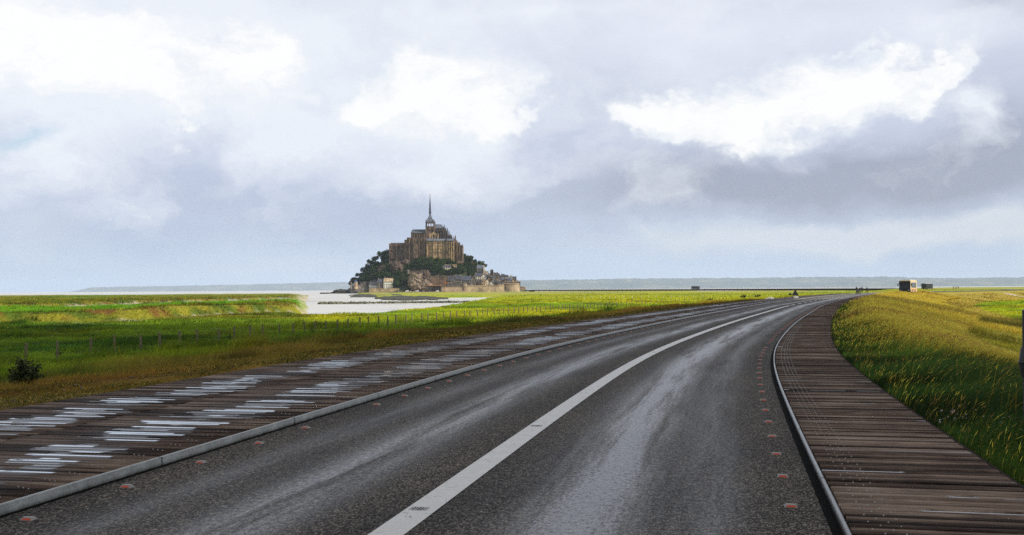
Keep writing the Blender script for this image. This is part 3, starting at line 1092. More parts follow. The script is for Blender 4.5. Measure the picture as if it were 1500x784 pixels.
# ------------------------------------------------------------------ grass
def m_blade(t, b):
    c = t.attr('Col').outputs['Color']
    t.put(b.inputs['Base Color'], c)
    b.inputs['Roughness'].default_value = 0.6
    b.inputs['Specular IOR Level'].default_value = 0.25
    tr = t.node('ShaderNodeBsdfTranslucent')
    t.put(tr.inputs[0], c)
    mx = t.node('ShaderNodeMixShader')
    mx.inputs[0].default_value = 0.45
    t.l.new(b.outputs[0], mx.inputs[1])
    t.l.new(tr.outputs[0], mx.inputs[2])
    t.l.new(mx.outputs[0], t.n['Material Output'].inputs[0])


M_blade = mat('grass_blades', m_blade)


def blades(name, X, Y, Z, h, w, col, lean, bend=0.5, tipcol=None, head=None, facing=None):
    """X.. arrays of roots; lean (n,2) horizontal displacement of the tip per unit height; head: bool seed head"""
    n = len(X)
    th = rng.uniform(0, math.pi, n) if facing is None else facing
    sx, sy = np.cos(th) * w * .5, np.sin(th) * w * .5
    P0 = np.stack([X, Y, Z], 1)
    S_ = np.stack([sx, sy, np.zeros(n)], 1)
    lx, ly = lean[:, 0] * h, lean[:, 1] * h
    mid = P0 + np.stack([lx * .35, ly * .35, h * .55], 1)
    tip = P0 + np.stack([lx, ly, h * (1 - 0.18 * np.minimum(1.5, np.hypot(lean[:, 0], lean[:, 1])))], 1)
    V = np.stack([P0 - S_, P0 + S_, mid + S_ * .8, mid - S_ * .8, tip + S_ * .12, tip - S_ * .12], 1).reshape(-1, 3)
    base = np.arange(n)[:, None] * 6
    Fc = np.concatenate([base + np.array([[0, 1, 2, 3]]), base + np.array([[3, 2, 4, 5]])])
    tc = col if tipcol is None else tipcol
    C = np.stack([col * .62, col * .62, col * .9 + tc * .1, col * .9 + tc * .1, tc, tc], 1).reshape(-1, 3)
    if head is not None and head.any():
        hi = np.where(head)[0]
        m = len(hi)
        L = (0.07 + 0.07 * rng.random(m)) * (1 + w[hi] * 10)
        dirv = tip[hi] - mid[hi]
        dirv /= np.linalg.norm(dirv, axis=1)[:, None]
        c0 = tip[hi]
        W = S_[hi] * (2.2 / np.maximum(w[hi], 1e-4) * np.maximum(.007, w[hi] * 1.0) / 1.0)[:, None]
        droop = np.stack([dirv[:, 0] * 1.3, dirv[:, 1] * 1.3, dirv[:, 2] * .75], 1)
        hv = np.stack([c0, c0 + droop * (L * .45)[:, None] + W * .5, c0 + droop * L[:, None], c0 + droop * (L * .45)[:, None] - W * .5], 1).reshape(-1, 3)
        k0 = len(V)
        V = np.concatenate([V, hv])
        Fc = np.concatenate([Fc, k0 + np.arange(m)[:, None] * 4 + np.array([[0, 1, 2, 3]])])
        hc = np.repeat(tc[hi] * 1.25 + 0.02, 4, axis=0)
        C = np.concatenate([C, hc])
    return link(name, np_mesh(name, V, Fc, M_blade, color=np.clip(C, 0, 1)))


def jit(col, amt=0.3, hue=0.15):
    n = len(col)
    k = 1 + (rng.random((n, 1)) - .5) * 2 * amt
    return np.clip(col * k * (1 + (rng.random((n, 3)) - .5) * 2 * hue), 0.003, 0.9)


# right-hand bank: tall wind-bent seed grass
def right_bank(N, s0, s1):
    u = rng.random(N)
    s = s0 * (s1 / s0) ** u                      # denser close to the camera
    off = 4.5 + (6.0 + 6.0 * sst(s, 50, 120)) * rng.random(N) ** 1.15
    x, y, tx, ty = path(s, off)
    return x, y, off


X, Y, off = right_bank(330000, 5.0, 300.0)
inf = land(X, Y)
keep = (np.abs(np.arctan2(X, Y)) < R(30)) & (off > 4.46 + 0.14 * fbm(X * 2, Y * 2))
X, Y, off = X[keep], Y[keep], off[keep]
Z = inf['z'][keep]
n1, n2 = inf['n1'][keep], inf['n2'][keep]
n = len(X)
tall = sst(off + (n2 - .5) * 1.5, 4.7, 6.6)
farg = sst(Y, 14, 30)
h = (0.10 + 0.09 * rng.random(n)) * (1 - tall) + tall * (0.28 + 0.34 * rng.random(n) ** .7 + .10 * (n1 - .5))
h *= (1.15 - 0.30 * (1 - sst(Y, 8, 14))) * np.where(tall > .5, 1, .95)
w = np.maximum(0.0045, Y * 0.00042) * (0.7 + 0.6 * rng.random(n))
green = np.broadcast_to(np.array((0.060, 0.105, 0.012)), (n, 3))
dkgreen = np.broadcast_to(np.array((0.030, 0.065, 0.010)), (n, 3))
gold = np.broadcast_to(np.array((0.72, 0.50, 0.045)), (n, 3))
rust = np.broadcast_to(np.array((0.26, 0.12, 0.030)), (n, 3))
cn = fbm(X / .8, Y / 1.4)
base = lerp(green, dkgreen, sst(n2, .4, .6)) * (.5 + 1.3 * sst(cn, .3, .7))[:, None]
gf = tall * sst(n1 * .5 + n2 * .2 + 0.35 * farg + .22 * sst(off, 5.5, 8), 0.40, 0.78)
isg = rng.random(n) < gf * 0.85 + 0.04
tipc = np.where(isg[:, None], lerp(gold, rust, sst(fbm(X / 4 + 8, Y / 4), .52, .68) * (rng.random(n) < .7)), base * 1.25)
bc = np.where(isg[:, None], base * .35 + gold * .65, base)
lean = np.stack([0.55 + 0.3 * rng.standard_normal(n), -0.15 + 0.25 * rng.standard_normal(n)], 1) * (0.35 + .65 * tall)[:, None]
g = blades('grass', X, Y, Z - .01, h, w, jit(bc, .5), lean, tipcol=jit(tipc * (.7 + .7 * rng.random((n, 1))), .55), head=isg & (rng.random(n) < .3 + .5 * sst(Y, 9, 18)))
tag(g, 'tall wind-bent grass with golden seed heads on the bank right of the road', 'grass', kind='stuff')

# left verge and near meadow, density following distance
N = 760000
px_ = rng.uniform(-60, 1560, N)
v_ = np.exp(rng.uniform(math.log(9.0), math.log(215.0), N))
hh = np.where(rng.random(N) < .5, EYE + 0.8, EYE + 2.6)
Yd = hh * F / v_
X = (px_ - 750) / F * Yd
Y = Yd
inf = land(X, Y)
d = inf['d']
ok = (~inf['wet']) & (inf['sand'] < 0.45) & ((d < -7.42) | (d > 11)) & (inf['z'] > SEA + .25)
dens = np.where(d > 0, 1.0, np.where(d > -10.5, 1.0, 0.9))
ok &= rng.random(N) < dens
X, Y = X[ok], Y[ok]
I = {k: (v[ok] if hasattr(v, 'shape') and v.shape[:1] == (N,) else v) for k, v in inf.items()}
n = len(X)
d = I['d']
vg = (d < 0) * (1 - sst(-d, 8.8, 13.5))
h = (0.035 + 0.06 * rng.random(n)) * vg + (1 - vg) * (0.09 + 0.20 * rng.random(n) ** 1.5 + .30 * sst(fbm(X / 6 + 40, Y / 6), .52, .68))
cl_ = sst(fbm(X / 2.6 + 60, Y / 4.5 + 7), .60, .72) * sst(-d, 11, 15) * (Y < 150)
h *= 1 + .8 * I['bank'] * (1 - I['s']) + 1.1 * cl_
h *= np.where(Y > 300, 1.2, 1)
w = np.maximum(0.006, Y * 0.00052) * (.7 + .6 * rng.random(n))
cn = fbm(X / 1.3 + 9, Y / 2.2)
cn2 = fbm(X / 7 + 3, Y / 11 + 5)
c = I['col'] * (0.55 + 0.75 * sst(cn, .3, .7) + .75 * sst(cn2, .35, .65))[:, None]
c = c * np.where((fbm(X / 12 + 70, Y / 20) > .56)[:, None], np.array((1.15, 1.0, .9)), 1.0)
yel = sst(rng.random(n), .55, 1.0)[:, None] * vg[:, None]
c = c * (1 - yel * .6) + np.array((0.24, 0.17, 0.03)) * yel * .6
lean = np.stack([0.35 + 0.35 * rng.standard_normal(n), 0.3 * rng.standard_normal(n)], 1)
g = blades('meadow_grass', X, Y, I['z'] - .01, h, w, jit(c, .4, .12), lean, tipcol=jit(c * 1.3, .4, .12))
tag(g, 'low meadow grass covering the verge and salt marsh beyond the road', 'grass', kind='stuff')


def leaflets(name, X, Y, Z, size, col, lab, up=.5):
    n = len(X)
    nrm = rng.standard_normal((n, 3)) * np.array([1, 1, .5]) + np.array([0, 0, up])
    nrm /= np.linalg.norm(nrm, axis=1)[:, None]
    a = np.cross(nrm, rng.standard_normal((n, 3)))
    a /= np.linalg.norm(a, axis=1)[:, None]
    b = np.cross(nrm, a)
    P = np.stack([X, Y, Z], 1)
    V = np.stack([P - a * size[:, None], P - b * size[:, None] * .55, P + a * size[:, None], P + b * size[:, None] * .55], 1).reshape(-1, 3)
    Fc = np.arange(n * 4).reshape(n, 4)
    g_ = link(name, np_mesh(name, V, Fc, M_blade, color=np.clip(np.repeat(col, 4, axis=0), 0, 1)))
    tag(g_, lab, 'ground cover', kind='stuff')


nL = 120000
s_ = 4.5 * (60 / 4.5) ** rng.random(nL)
of_ = 4.47 + 2.6 * rng.random(nL) ** 1.3
X, Y, _, _ = path(s_, of_)
inf = land(X, Y)
cl_n = fbm(X / .5 + 3, Y / .9)
kp = (cl_n > .42) & (np.abs(np.arctan2(X, Y)) < R(30))
X, Y = X[kp], Y[kp]
n = len(X)
lc = np.where((rng.random(n) < .35)[:, None], np.array((0.17, 0.22, 0.012)), np.array((0.035, 0.075, 0.008))) * (.5 + rng.random((n, 1)))
lc = np.where((rng.random(n) < .05)[:, None], np.array((.40, .30, .05)), lc)
leaflets('clover_leaves', X, Y, inf['z'][kp] + .03 + .13 * rng.random(n) * sst(s_[kp] * 0 + of_[kp], 4.4, 5.2), np.maximum(.008, Y * .0008) * (.6 + .8 * rng.random(n)), lc,
         'low clover and weeds lining the right boardwalk edge')
nL = 150000
s_ = 8 * (140 / 8) ** rng.random(nL)
of_ = -7.36 - 4.5 * rng.random(nL) ** 1.1
X, Y, _, _ = path(s_, of_)
inf = land(X, Y)
cl_n = fbm(X / .7 + 3, Y / 1.2)
kp = (cl_n > .40 + .12 * rng.random(nL)) & (np.abs(np.arctan2(X, Y)) < R(30))
X, Y, of_ = X[kp], Y[kp], of_[kp]
n = len(X)
pick = rng.random(n)[:, None]
lc = np.where(pick < .35, np.array((0.20, 0.125, 0.018)), np.where(pick < .6, np.array((0.13, 0.14, 0.012)), np.where(pick < .9, np.array((0.05, 0.055, 0.008)), np.array((.42, .30, .06))))) * (.5 + rng.random((n, 1)))
leaflets('verge_weeds', X, Y, inf['z'][kp] + .01 + .06 * rng.random(n), np.maximum(.012, Y * .0009) * (.6 + .9 * rng.random(n)), lc,
         'brownish low weeds along the left boardwalk edge', up=1.0)

# ------------------------------------------------------------------ far shore
def m_hill(t, b):
    v = geo_pos(t)
    n = t.noise(t.vmath('MULTIPLY', v, (0.002, 0.001, 0.012)), 1.0, 6, 0.6)
    n2 = t.noise(t.vmath('MULTIPLY', v, (0.010, 0.003, 0.04)), 1.0, 4, 0.6)
    k = t.math('ADD', t.math('MULTIPLY', n, .6), t.math('MULTIPLY', n2, .4))
    t.put(b.inputs['Base Color'], t.ramp(k, [(0.40, (0.030, 0.045, 0.022)), (0.52, (0.06, 0.08, 0.035)), (0.62, (0.16, 0.16, 0.08))]))


M_hill = mat('far_woods', m_hill, rough=0.95)


def hills(Yd, pts, depth, bumps, name):
    """ridge at forward distance Yd: pts of (photo x, photo y of the crest)"""
    xs = np.arange(pts[0][0], pts[-1][0] + 1, 1.2)
    ys = np.interp(xs, [p[0] for p in pts], [p[1] for p in pts])
    crest = EYE - (ys - (HC + HS * (xs - 750))) / F * Yd
    crest = crest + (fbm(xs / 14, xs * 0) - .5) * bumps * 1.2 + (fbm(xs / 2.5, xs * 0 + 4) - .5) * bumps
    rows = []
    prof = [(0, 0), (0.06, 0.16), (0.25, 0.42), (0.55, 0.80), (0.75, 0.97), (0.9, 1.0), (1.1, 0.9), (1.8, 0.3), (2.2, 0.0)]
    for (t_, k_) in prof:
        yy = Yd - depth * (0.9 - t_)
        X_ = (xs - 750) / F * Yd * 1.0
        wob = (fbm(xs / 9, xs * 0 + t_ * 40) - .5) * 0.22 * (0 < k_ < 1)
        rows.append(np.stack([X_, yy + 0 * xs, SEA - 1 + (np.maximum(crest, 2) - SEA + 1) * np.clip(k_ + wob * k_, 0, 1)], 1))
    V = np.concatenate(rows)
    n_ = len(xs)
    i = np.arange(n_ - 1)
    Fc = np.concatenate([np.stack([r_ * n_ + i, r_ * n_ + i + 1, (r_ + 1) * n_ + i + 1, (r_ + 1) * n_ + i], 1) for r_ in range(len(prof) - 1)])
    tag(link(name, np_mesh(name, V, Fc, M_hill, smooth=False)), kind='structure')


hills(24500, [(128, 429), (141, 421.3), (155, 420.6), (300, 418), (400, 416), (500, 413.5), (620, 412), (700, 411), (780, 410)], 1500, 14, 'hills')
hills(19500, [(560, 421), (700, 414), (780, 410.5), (850, 409.8), (910, 408.2), (960, 407.8), (1100, 407.2), (1200, 405.8), (1240, 406), (1300, 405.4), (1345, 407),
             (1400, 407.6), (1500, 406.4), (1640, 405), (1800, 405), (2000, 408)], 1400, 17, 'hills')
hills(17000, [(1180, 420.2), (1230, 413), (1330, 411.4), (1450, 410.2), (1560, 411), (1700, 412), (1900, 415)], 800, 12, 'hills')

# ------------------------------------------------------------------ haze
mh = bpy.data.materials.new('haze')
mh.use_nodes = True
ht = NT(mh.node_tree)
for n_ in list(ht.n):
    if n_.type != 'OUTPUT_MATERIAL':
        ht.n.remove(n_)
pv = ht.node('ShaderNodeVolumePrincipled')
pv.inputs['Color'].default_value = (0.66, 0.79, 1.0, 1)
pv.inputs['Density'].default_value = HAZE = 0.000036
pv.inputs['Anisotropy'].default_value = 0.0
ht.l.new(pv.outputs[0], ht.n['Material Output'].inputs['Volume'])
mb = MB()
mb.box(-30000, 30000, -30000, 30000, -12, 300)
hz = mb.build('haze', mh)
tag(hz, kind='stuff')

# ------------------------------------------------------------------ the island rock
MY = 1680.0                                # forward distance of the abbey church
SIL = [(486, 431), (495, 430.5), (503, 427), (514, 420), (527, 411), (540, 400), (553, 388), (566, 378), (575, 370), (600, 362), (630, 356),
       (660, 360), (678, 378), (690, 388), (703, 393), (720, 403), (740, 410), (755, 416), (765, 422), (772, 427), (780, 431)]


def sil_h(px):
    y = np.interp(px, [p[0] for p in SIL], [p[1] for p in SIL])
    return EYE - (y - (HC + HS * (px - 750))) / F * MY


def island_h(X, Y):
    px = 750 + X / MY * F
    S = sil_h(px)
    half = np.interp(px, [486, 500, 520, 560, 600, 680, 720, 750, 772, 780], [12, 30, 58, 92, 100, 98, 80, 62, 36, 14])
    t = np.abs(Y - MY) / half
    g = np.clip(1 - t ** 1.25, -0.6, 1)
    base = -3.0
    n = (fbm(X / 14, Y / 14) - .5) * 7 + (fbm(X / 4, Y / 4) - .5) * 2.4
    hgt = base + (S - base) * g + n * np.clip((S - base) / 30, 0.1, 1) * (g > 0)
    return np.where(px < 486, -6, np.where(px > 781, -6, hgt))


gx_ = np.arange(-305, 45, 1.8)
gy_ = np.arange(1570, 1795, 1.8)
GX, GY = np.meshgrid(gx_, gy_)
GZ = np.maximum(island_h(GX, GY), -6.0)
nx, ny = len(gx_), len(gy_)
i0 = (np.arange(ny - 1)[:, None] * nx + np.arange(nx - 1)[None])
Fc = np.stack([i0, i0 + 1, i0 + nx + 1, i0 + nx], -1).reshape(-1, 4)


def m_rock(t, b):
    v = geo_pos(t)
    n = t.noise(v, 0.045, 5, 0.6)
    n2 = t.noise(t.vmath('MULTIPLY', v, (1, 1, 0.5)), 0.30, 5, 0.65)
    veg = t.maprange(n, 0.43, 0.55)
    rock = t.ramp(n2, [(0.34, (0.045, 0.032, 0.026)), (0.5, (0.14, 0.105, 0.080)), (0.66, (0.30, 0.24, 0.19))])
    gr = t.ramp(n2, [(0.35, (0.012, 0.022, 0.008)), (0.65, (0.045, 0.060, 0.015))])
    t.put(b.inputs['Base Color'], t.mix(veg, rock, gr))
    t.put(b.inputs['Normal'], t.bump(n2, 0.8, 1.2))


M_rock = mat('island_rock', m_rock, rough=0.95)
M_bare = noisy('bare_granite', (0.115, 0.078, 0.060), amt=0.75, scale=0.22, rough=0.95, col2=(0.016, 0.011, 0.009), bump=0.8, world=True)
M_pale = noisy('pale_granite', (0.26, 0.195, 0.150), amt=0.8, scale=0.30, rough=0.95, col2=(0.035, 0.026, 0.018), bump=0.8, world=True)
M_weed = noisy('weedy_rock', (0.055, 0.055, 0.035), amt=0.6, scale=0.3, rough=0.8, col2=(0.012, 0.012, 0.010), world=True)
tag(link('island_terrain', np_mesh('island_terrain', np.stack([GX, GY, GZ], -1).reshape(-1, 3), Fc, M_rock, smooth=False)), kind='structure')


def ihit(px, py, y0=1572.0):
    """where the sight line through a photo pixel first meets the island"""
    Yd = np.arange(y0, 1760, 0.6)
    v = py - (HC + HS * (px - 750))
    X = (px - 750) / F * Yd
    z = EYE - v / F * Yd
    g = island_h(X, Yd)
    i = int(np.argmax(z <= g)) if (z <= g).any() else int(np.argmin(z - g))
    return float(X[i]), float(Yd[i]), float(z[i])


def rock_mesh(sx, sy, sz, seed, sub=3, amp=0.35, freq=1.4):
    bm = bmesh.new()
    bmesh.ops.create_icosphere(bm, subdivisions=sub, radius=1.0)
    for v in bm.verts:
        p = v.co.copy()
        k = 1 + amp * (float(fbm(np.array([p.x * freq + seed]), np.array([p.y * freq + p.z * 2.1 * freq]))[0]) - .5) * 2
        k += 0.22 * (float(vnoise(np.array([p.x * 5 + seed]), np.array([p.z * 6 + p.y * 3]))[0]) - .5)
        v.co = Vector((p.x * sx * k, p.y * sy * k, p.z * sz * k))
    me = bpy.data.meshes.new('rock')
    bm.to_mesh(me)
    bm.free()
    return me


def outcrop(px0, px1, py0, py1, m, name, lab, depth=6):
    cx_, cyv = (px0 + px1) / 2, (py0 + py1) / 2
    x, y, z = ihit(cx_, py1)
    k = y / F
    me = rock_mesh((px1 - px0) / 2 * k, depth, (py1 - py0) / 2 * k, px0, 4, 0.45, 2.2)
    me.materials.append(m)
    o = link(name, me, None, (x, y + depth * .35, z + (py1 - py0) / 2 * k * .9))
    tag(o, lab, 'rock')
    return o


outcrop(553, 572, 388, 401, M_bare, 'rock_outcrop', 'reddish bare rock slab among trees left of the abbey\'s foot', 7)
outcrop(571, 590, 381, 402, M_bare, 'rock_outcrop', 'dark brown crag under the square west wing of the abbey', 8)
outcrop(585, 602, 380, 396, M_bare, 'rock_outcrop', 'brown crag beneath the abbey between its west wing and the tall centre', 6)
outcrop(598, 622, 400, 427, M_pale, 'rock_outcrop', 'pale rough cliff of tumbled granite behind the parked cars', 9)
outcrop(610, 630, 395, 418, M_bare, 'rock_outcrop', 'tall broken granite cliff beside the brown retaining wall', 7)
outcrop(614, 632, 410, 427, M_pale, 'rock_outcrop', 'low pale boulder heap left of the orange-roofed pavilion', 5)
outcrop(486, 512, 424, 433, M_weed, 'rock_outcrop', 'low dark rocky point at the island\'s west tip', 10)

# dark tidal rocks and the boulder dyke across the inlet
for (a, b_, y0, n_, lab) in ((520, 585, 433.6, 90, 'dark weed-covered rocks at low tide in front of the stone bastion'), (560, 640, 437.4, 110, 'long dark tidal reef between the island and the boulder dyke')):
    me_v = MB()
    for q_ in range(n_):
        pxx = random.uniform(a, b_)
        pyy = y0 + random.gauss(0, .9) + (pxx - a) * 0.012
        v_ = pyy - (HC + HS * (pxx - 750))
        Yq = (EYE - SEA) * F / v_
        rad = random.uniform(1.2, 5.0)
        rm = rock_mesh(rad * 1.8, rad * 2.2, rad * .32, random.random() * 50, 1)
        me_v.add([(vv.co.x + (pxx - 750) / F * Yq, vv.co.y + Yq, vv.co.z + SEA) for vv in rm.vertices], [tuple(p.vertices) for p in rm.polygons])
        bpy.data.meshes.remove(rm)
    tag(me_v.build('tidal_rocks', M_weed), lab, 'rocks', kind='stuff')
me_v = MB()
for q_ in range(520):
    t_ = random.random()
    pxx = 466 + t_ * 236
    pyy = 445.6 - t_ * 2.6
    v_ = pyy - (HC + HS * (pxx - 750))
    Yq = (EYE - SEA) * F / v_ + random.gauss(0, 2.6)
    rad = random.uniform(.35, .85)
    rm = rock_mesh(rad, rad, rad * .8, random.random() * 50, 1)
    me_v.add([(vv.co.x + (pxx - 750) / F * Yq, vv.co.y + Yq, vv.co.z + SEA + random.uniform(-.1, .45)) for vv in rm.vertices], [tuple(p.vertices) for p in rm.polygons])
    bpy.data.meshes.remove(rm)
M_dyke = noisy('dyke_boulders', (0.13, 0.13, 0.085), amt=0.6, scale=0.4, rough=0.9, col2=(0.02, 0.022, 0.012), world=True)
tag(me_v.build('boulder_dyke', M_dyke), 'low line of dark mossy boulders crossing the pale tidal inlet', 'dyke')


# ------------------------------------------------------------------ building materials
def stone(name, c, c2=None, sc=0.22):
    def f(t, b):
        v = geo_pos(t)
        n = t.noise(t.vmath('MULTIPLY', v, (1, 1, 0.8)), sc * .7, 6, 0.75)
        n2 = t.noise(v, sc * 7, 3, 0.6)
        k = t.math('ADD', t.math('MULTIPLY', n, .65), t.math('MULTIPLY', n2, .35))
        d = c2 or tuple(q * .35 for q in c)
        t.put(b.inputs['Base Color'], t.ramp(k, [(0.40, d), (0.50, c), (0.60, tuple(min(1, q * 1.7) for q in c))]))
    return mat(name, f, rough=0.95)


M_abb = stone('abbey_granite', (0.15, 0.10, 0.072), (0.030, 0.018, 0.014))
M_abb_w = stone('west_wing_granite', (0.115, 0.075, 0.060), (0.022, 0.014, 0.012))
M_abb_e = stone('sunlit_granite', (0.34, 0.235, 0.135), (0.10, 0.060, 0.038))  # abbey granite again, with warm sunlight put into the tone
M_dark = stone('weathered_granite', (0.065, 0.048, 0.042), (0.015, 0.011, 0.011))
M_ramp = stone('rampart_stone', (0.40, 0.305, 0.205), (0.20, 0.145, 0.10), 0.12)
M_wallb = stone('retaining_stone', (0.14, 0.095, 0.068), (0.045, 0.03, 0.023))
M_cream = stone('cream_render', (0.60, 0.52, 0.40), (0.40, 0.33, 0.25))
M_white = stone('white_render', (0.72, 0.69, 0.63), (0.5, 0.47, 0.42))
M_grey = stone('grey_stone', (0.17, 0.145, 0.125), (0.06, 0.05, 0.045))
M_tan = stone('tan_stone', (0.40, 0.29, 0.19), (0.22, 0.15, 0.10))
M_slate = stone('slate_roof', (0.060, 0.066, 0.095), (0.022, 0.024, 0.038), 0.6)
M_slate2 = stone('dark_slate', (0.045, 0.045, 0.055), (0.02, 0.02, 0.026), 0.6)
M_lead = stone('lead_roof', (0.105, 0.12, 0.155), (0.05, 0.06, 0.085), 0.5)
M_green = stone('copper_roof', (0.075, 0.095, 0.11), (0.03, 0.042, 0.05), 0.5)
M_win = mat('dark_window', col=(0.012, 0.013, 0.016), rough=0.25)
M_winw = mat('painted_frame', col=(0.75, 0.74, 0.70), rough=0.6)
M_gold = mat('gilded_bronze', col=(0.75, 0.52, 0.14), rough=0.3, metal=0.9)


def at(px, py, Yd):
    p = pix(px, py, Yd)
    return p.x, p.z


def pbox(mb, px0, px1, pyt, pyb, Y0, depth, mi=0, o=(0, 0, 0), taper=0.0):
    """box whose front face, at distance Y0, fills the photo rectangle"""
    x0, z1 = at(px0, pyt, Y0)
    x1, _ = at(px1, pyt, Y0)
    _, z0 = at((px0 + px1) / 2, pyb, Y0)
    _, z1 = at((px0 + px1) / 2, pyt, Y0)
    mb.box(x0 - o[0], x1 - o[0], Y0 - o[1], Y0 + depth - o[1], z0 - o[2], z1 - o[2], mi, taper)


# ------------------------------------------------------------------ the abbey: one thing, its wings and roofs as parts
AO = (-135.0, 1640.0, 40.0)
abbey = empty('abbey', AO, 0, 'great granite abbey crowning the rocky island, with its tall needle spire', 'abbey')


def apart(name, fn, mats):
    mb = MB()
    fn(mb)
    return mb.build(name, mats, abbey)


A_ = dict(o=AO)
# west wing
def f(mb):
    pbox(mb, 569.8, 592.5, 357.6, 389, 1640, 34, **A_)
    pbox(mb, 572, 585, 357.0, 358.4, 1642, 28, **A_)
    for q_ in (569.8, 580.4, 590.9):
        pbox(mb, q_, q_ + 1.3, 359.5, 389, 1638.2, 2, **A_)
    pbox(mb, 569.2, 593.0, 389, 402, 1637.0, 30, **A_)
    pbox(mb, 569.8, 592.5, 366.0, 366.6, 1638.9, 2, **A_)
    pbox(mb, 569.8, 592.5, 378.0, 379.0, 1638.6, 2, **A_)
    for q_ in range(12):
        pbox(mb, 570 + q_ * 1.9, 571 + q_ * 1.9, 356.8, 357.7, 1640.2, 1, **A_)
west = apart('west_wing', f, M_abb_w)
def f(mb):
    x0, z0 = at(571, 358.0, 1641)
    x1, _ = at(591, 358.0, 1641)
    mb.prism_x([(1642 - AO[1], z0 - AO[2]), (1658 - AO[1], z0 + 3.2 - AO[2]), (1673 - AO[1], z0 - AO[2])], x0 - AO[0], x1 - AO[0])
apart('roof', f, M_slate2)
# tall centre block under the nave
def f(mb):
    pbox(mb, 592.5, 598.5, 351.2, 389, 1637, 36, **A_)
    pbox(mb, 596.0, 625.4, 348.4, 389, 1635, 50, **A_)
    for q_ in (599.0, 604.6, 613.4, 621.6):
        pbox(mb, q_, q_ + 1.5, 351, 388, 1632.8, 2.4, **A_)
        pbox(mb, q_ + .2, q_ + 1.2, 347.4, 351, 1633.4, 2.0, taper=0.3, **A_)
    for q_ in range(18):
        pbox(mb, 596.4 + q_ * 1.6, 597.2 + q_ * 1.6, 347.6, 348.5, 1635.2, 1.0, **A_)
    pbox(mb, 606, 612.5, 356.5, 378, 1631, 5, **A_)
    pbox(mb, 596.0, 625.4, 358.6, 359.2, 1634.2, 2, **A_)
    pbox(mb, 592.4, 606.0, 369.6, 370.4, 1634.4, 3, **A_)
apart('centre_block', f, M_abb)
# nave
def f(mb):
    pbox(mb, 602.2, 624.5, 341.0, 352, 1650, 26, **A_)
    for q_ in range(6):
        pbox(mb, 603.2 + q_ * 3.6, 604.3 + q_ * 3.6, 342.5, 350, 1648.6, 1.6, **A_)
apart('nave_wall', f, M_abb)
def f(mb):
    x0, z0 = at(601.6, 341.2, 1649)
    x1, _ = at(624.6, 341.2, 1649)
    xr, zr = at(604.2, 336.2, 1663)
    x0, x1, xr = x0 - AO[0], x1 - AO[0], xr - AO[0]
    y0, y1, ym = 1649 - AO[1], 1677 - AO[1], 1663 - AO[1]
    z0 -= AO[2]
    zr -= AO[2]
    mb.add([(x0, y0, z0), (x1, y0, z0), (x1, y1, z0), (x0, y1, z0), (xr, ym, zr), (x1, ym, zr)], [(0, 1, 5, 4), (2, 3, 4, 5), (3, 0, 4), (1, 2, 5), (0, 3, 2, 1)])
apart('nave_roof', f, M_green)
# crossing tower
def f(mb):
    pbox(mb, 623.6, 637.2, 331.8, 350, 1650, 15.2, **A_)
    pbox(mb, 623.0, 637.8, 331.4, 332.2, 1649.4, 16.4, **A_)
    for q_ in (623.7, 627.2, 630.9, 634.6, 636.2):
        pbox(mb, q_, q_ + (1.0 if q_ in (627.2, 630.9) else 1.0), 325.8, 331.5, 1650.2, 1.2, **A_)
        pbox(mb, q_, q_ + 1.0, 325.8, 331.5, 1664.0, 1.2, **A_)
    pbox(mb, 623.7, 624.7, 325.8, 331.5, 1650.2, 15, **A_)
    pbox(mb, 636.2, 637.1, 325.8, 331.5, 1650.2, 15, **A_)
    pbox(mb, 623.4, 637.4, 325.0, 326.6, 1649.8, 15.6, **A_)
    for q_ in (624.2, 636.0):
        pbox(mb, q_ - .7, q_ + 1.0, 333, 350, 1648.6, 2, **A_)
tower = apart('bell_tower', f, M_abb)
xc, zb = at(630.35, 325.1, 1657.6)
def f(mb):
    cx_, cy_ = xc - AO[0], 1657.6 - AO[1]
    lv = [(0.0, 8.4), (1.2, 7.6), (4.0, 5.6), (7.5, 3.6), (10.8, 2.0), (13.6, 1.35)]
    for (h0, r0), (h1, r1) in zip(lv[:-1], lv[1:]):
        mb.cyl(cx_, cy_, zb + h0 - AO[2], zb + h1 - AO[2], r0 * 1.12, r1 * 1.12, 4, rot=math.pi / 4)
    for a_ in range(4):
        mb.cyl(cx_ + 6.4 * (1 if a_ % 2 else -1), cy_ + 6.4 * (1 if a_ // 2 else -1), zb + .2 - AO[2], zb + 4 - AO[2], 0.9, 0.1, 6)
apart('tower_roof', f, M_lead)
def f(mb):
    cx_, cy_ = xc - AO[0], 1657.6 - AO[1]
    z_ = zb + 13.4 - AO[2]
    mb.cyl(cx_, cy_, z_, z_ + 1.0, 2.0, 2.0, 8)
    mb.cyl(cx_, cy_, z_ + 1.0, z_ + 5.5, 1.6, 1.5, 8)
    for a_ in range(8):
        t_ = a_ * math.pi / 4
        mb.cyl(cx_ + 1.75 * math.cos(t_), cy_ + 1.75 * math.sin(t_), z_, z_ + 4.6, .34, .05, 5)
        mb.cyl(cx_ + 1.2 * math.cos(t_), cy_ + 1.2 * math.sin(t_), z_ + 5, z_ + 9.2, .26, .04, 5)
    mb.cyl(cx_, cy_, z_ + 5.5, z_ + 6.1, 1.5, 1.5, 8)
    mb.cyl(cx_, cy_, z_ + 6.1, z_ + 28.5, 1.7, 0.35, 8)
apart('spire', f, M_slate)
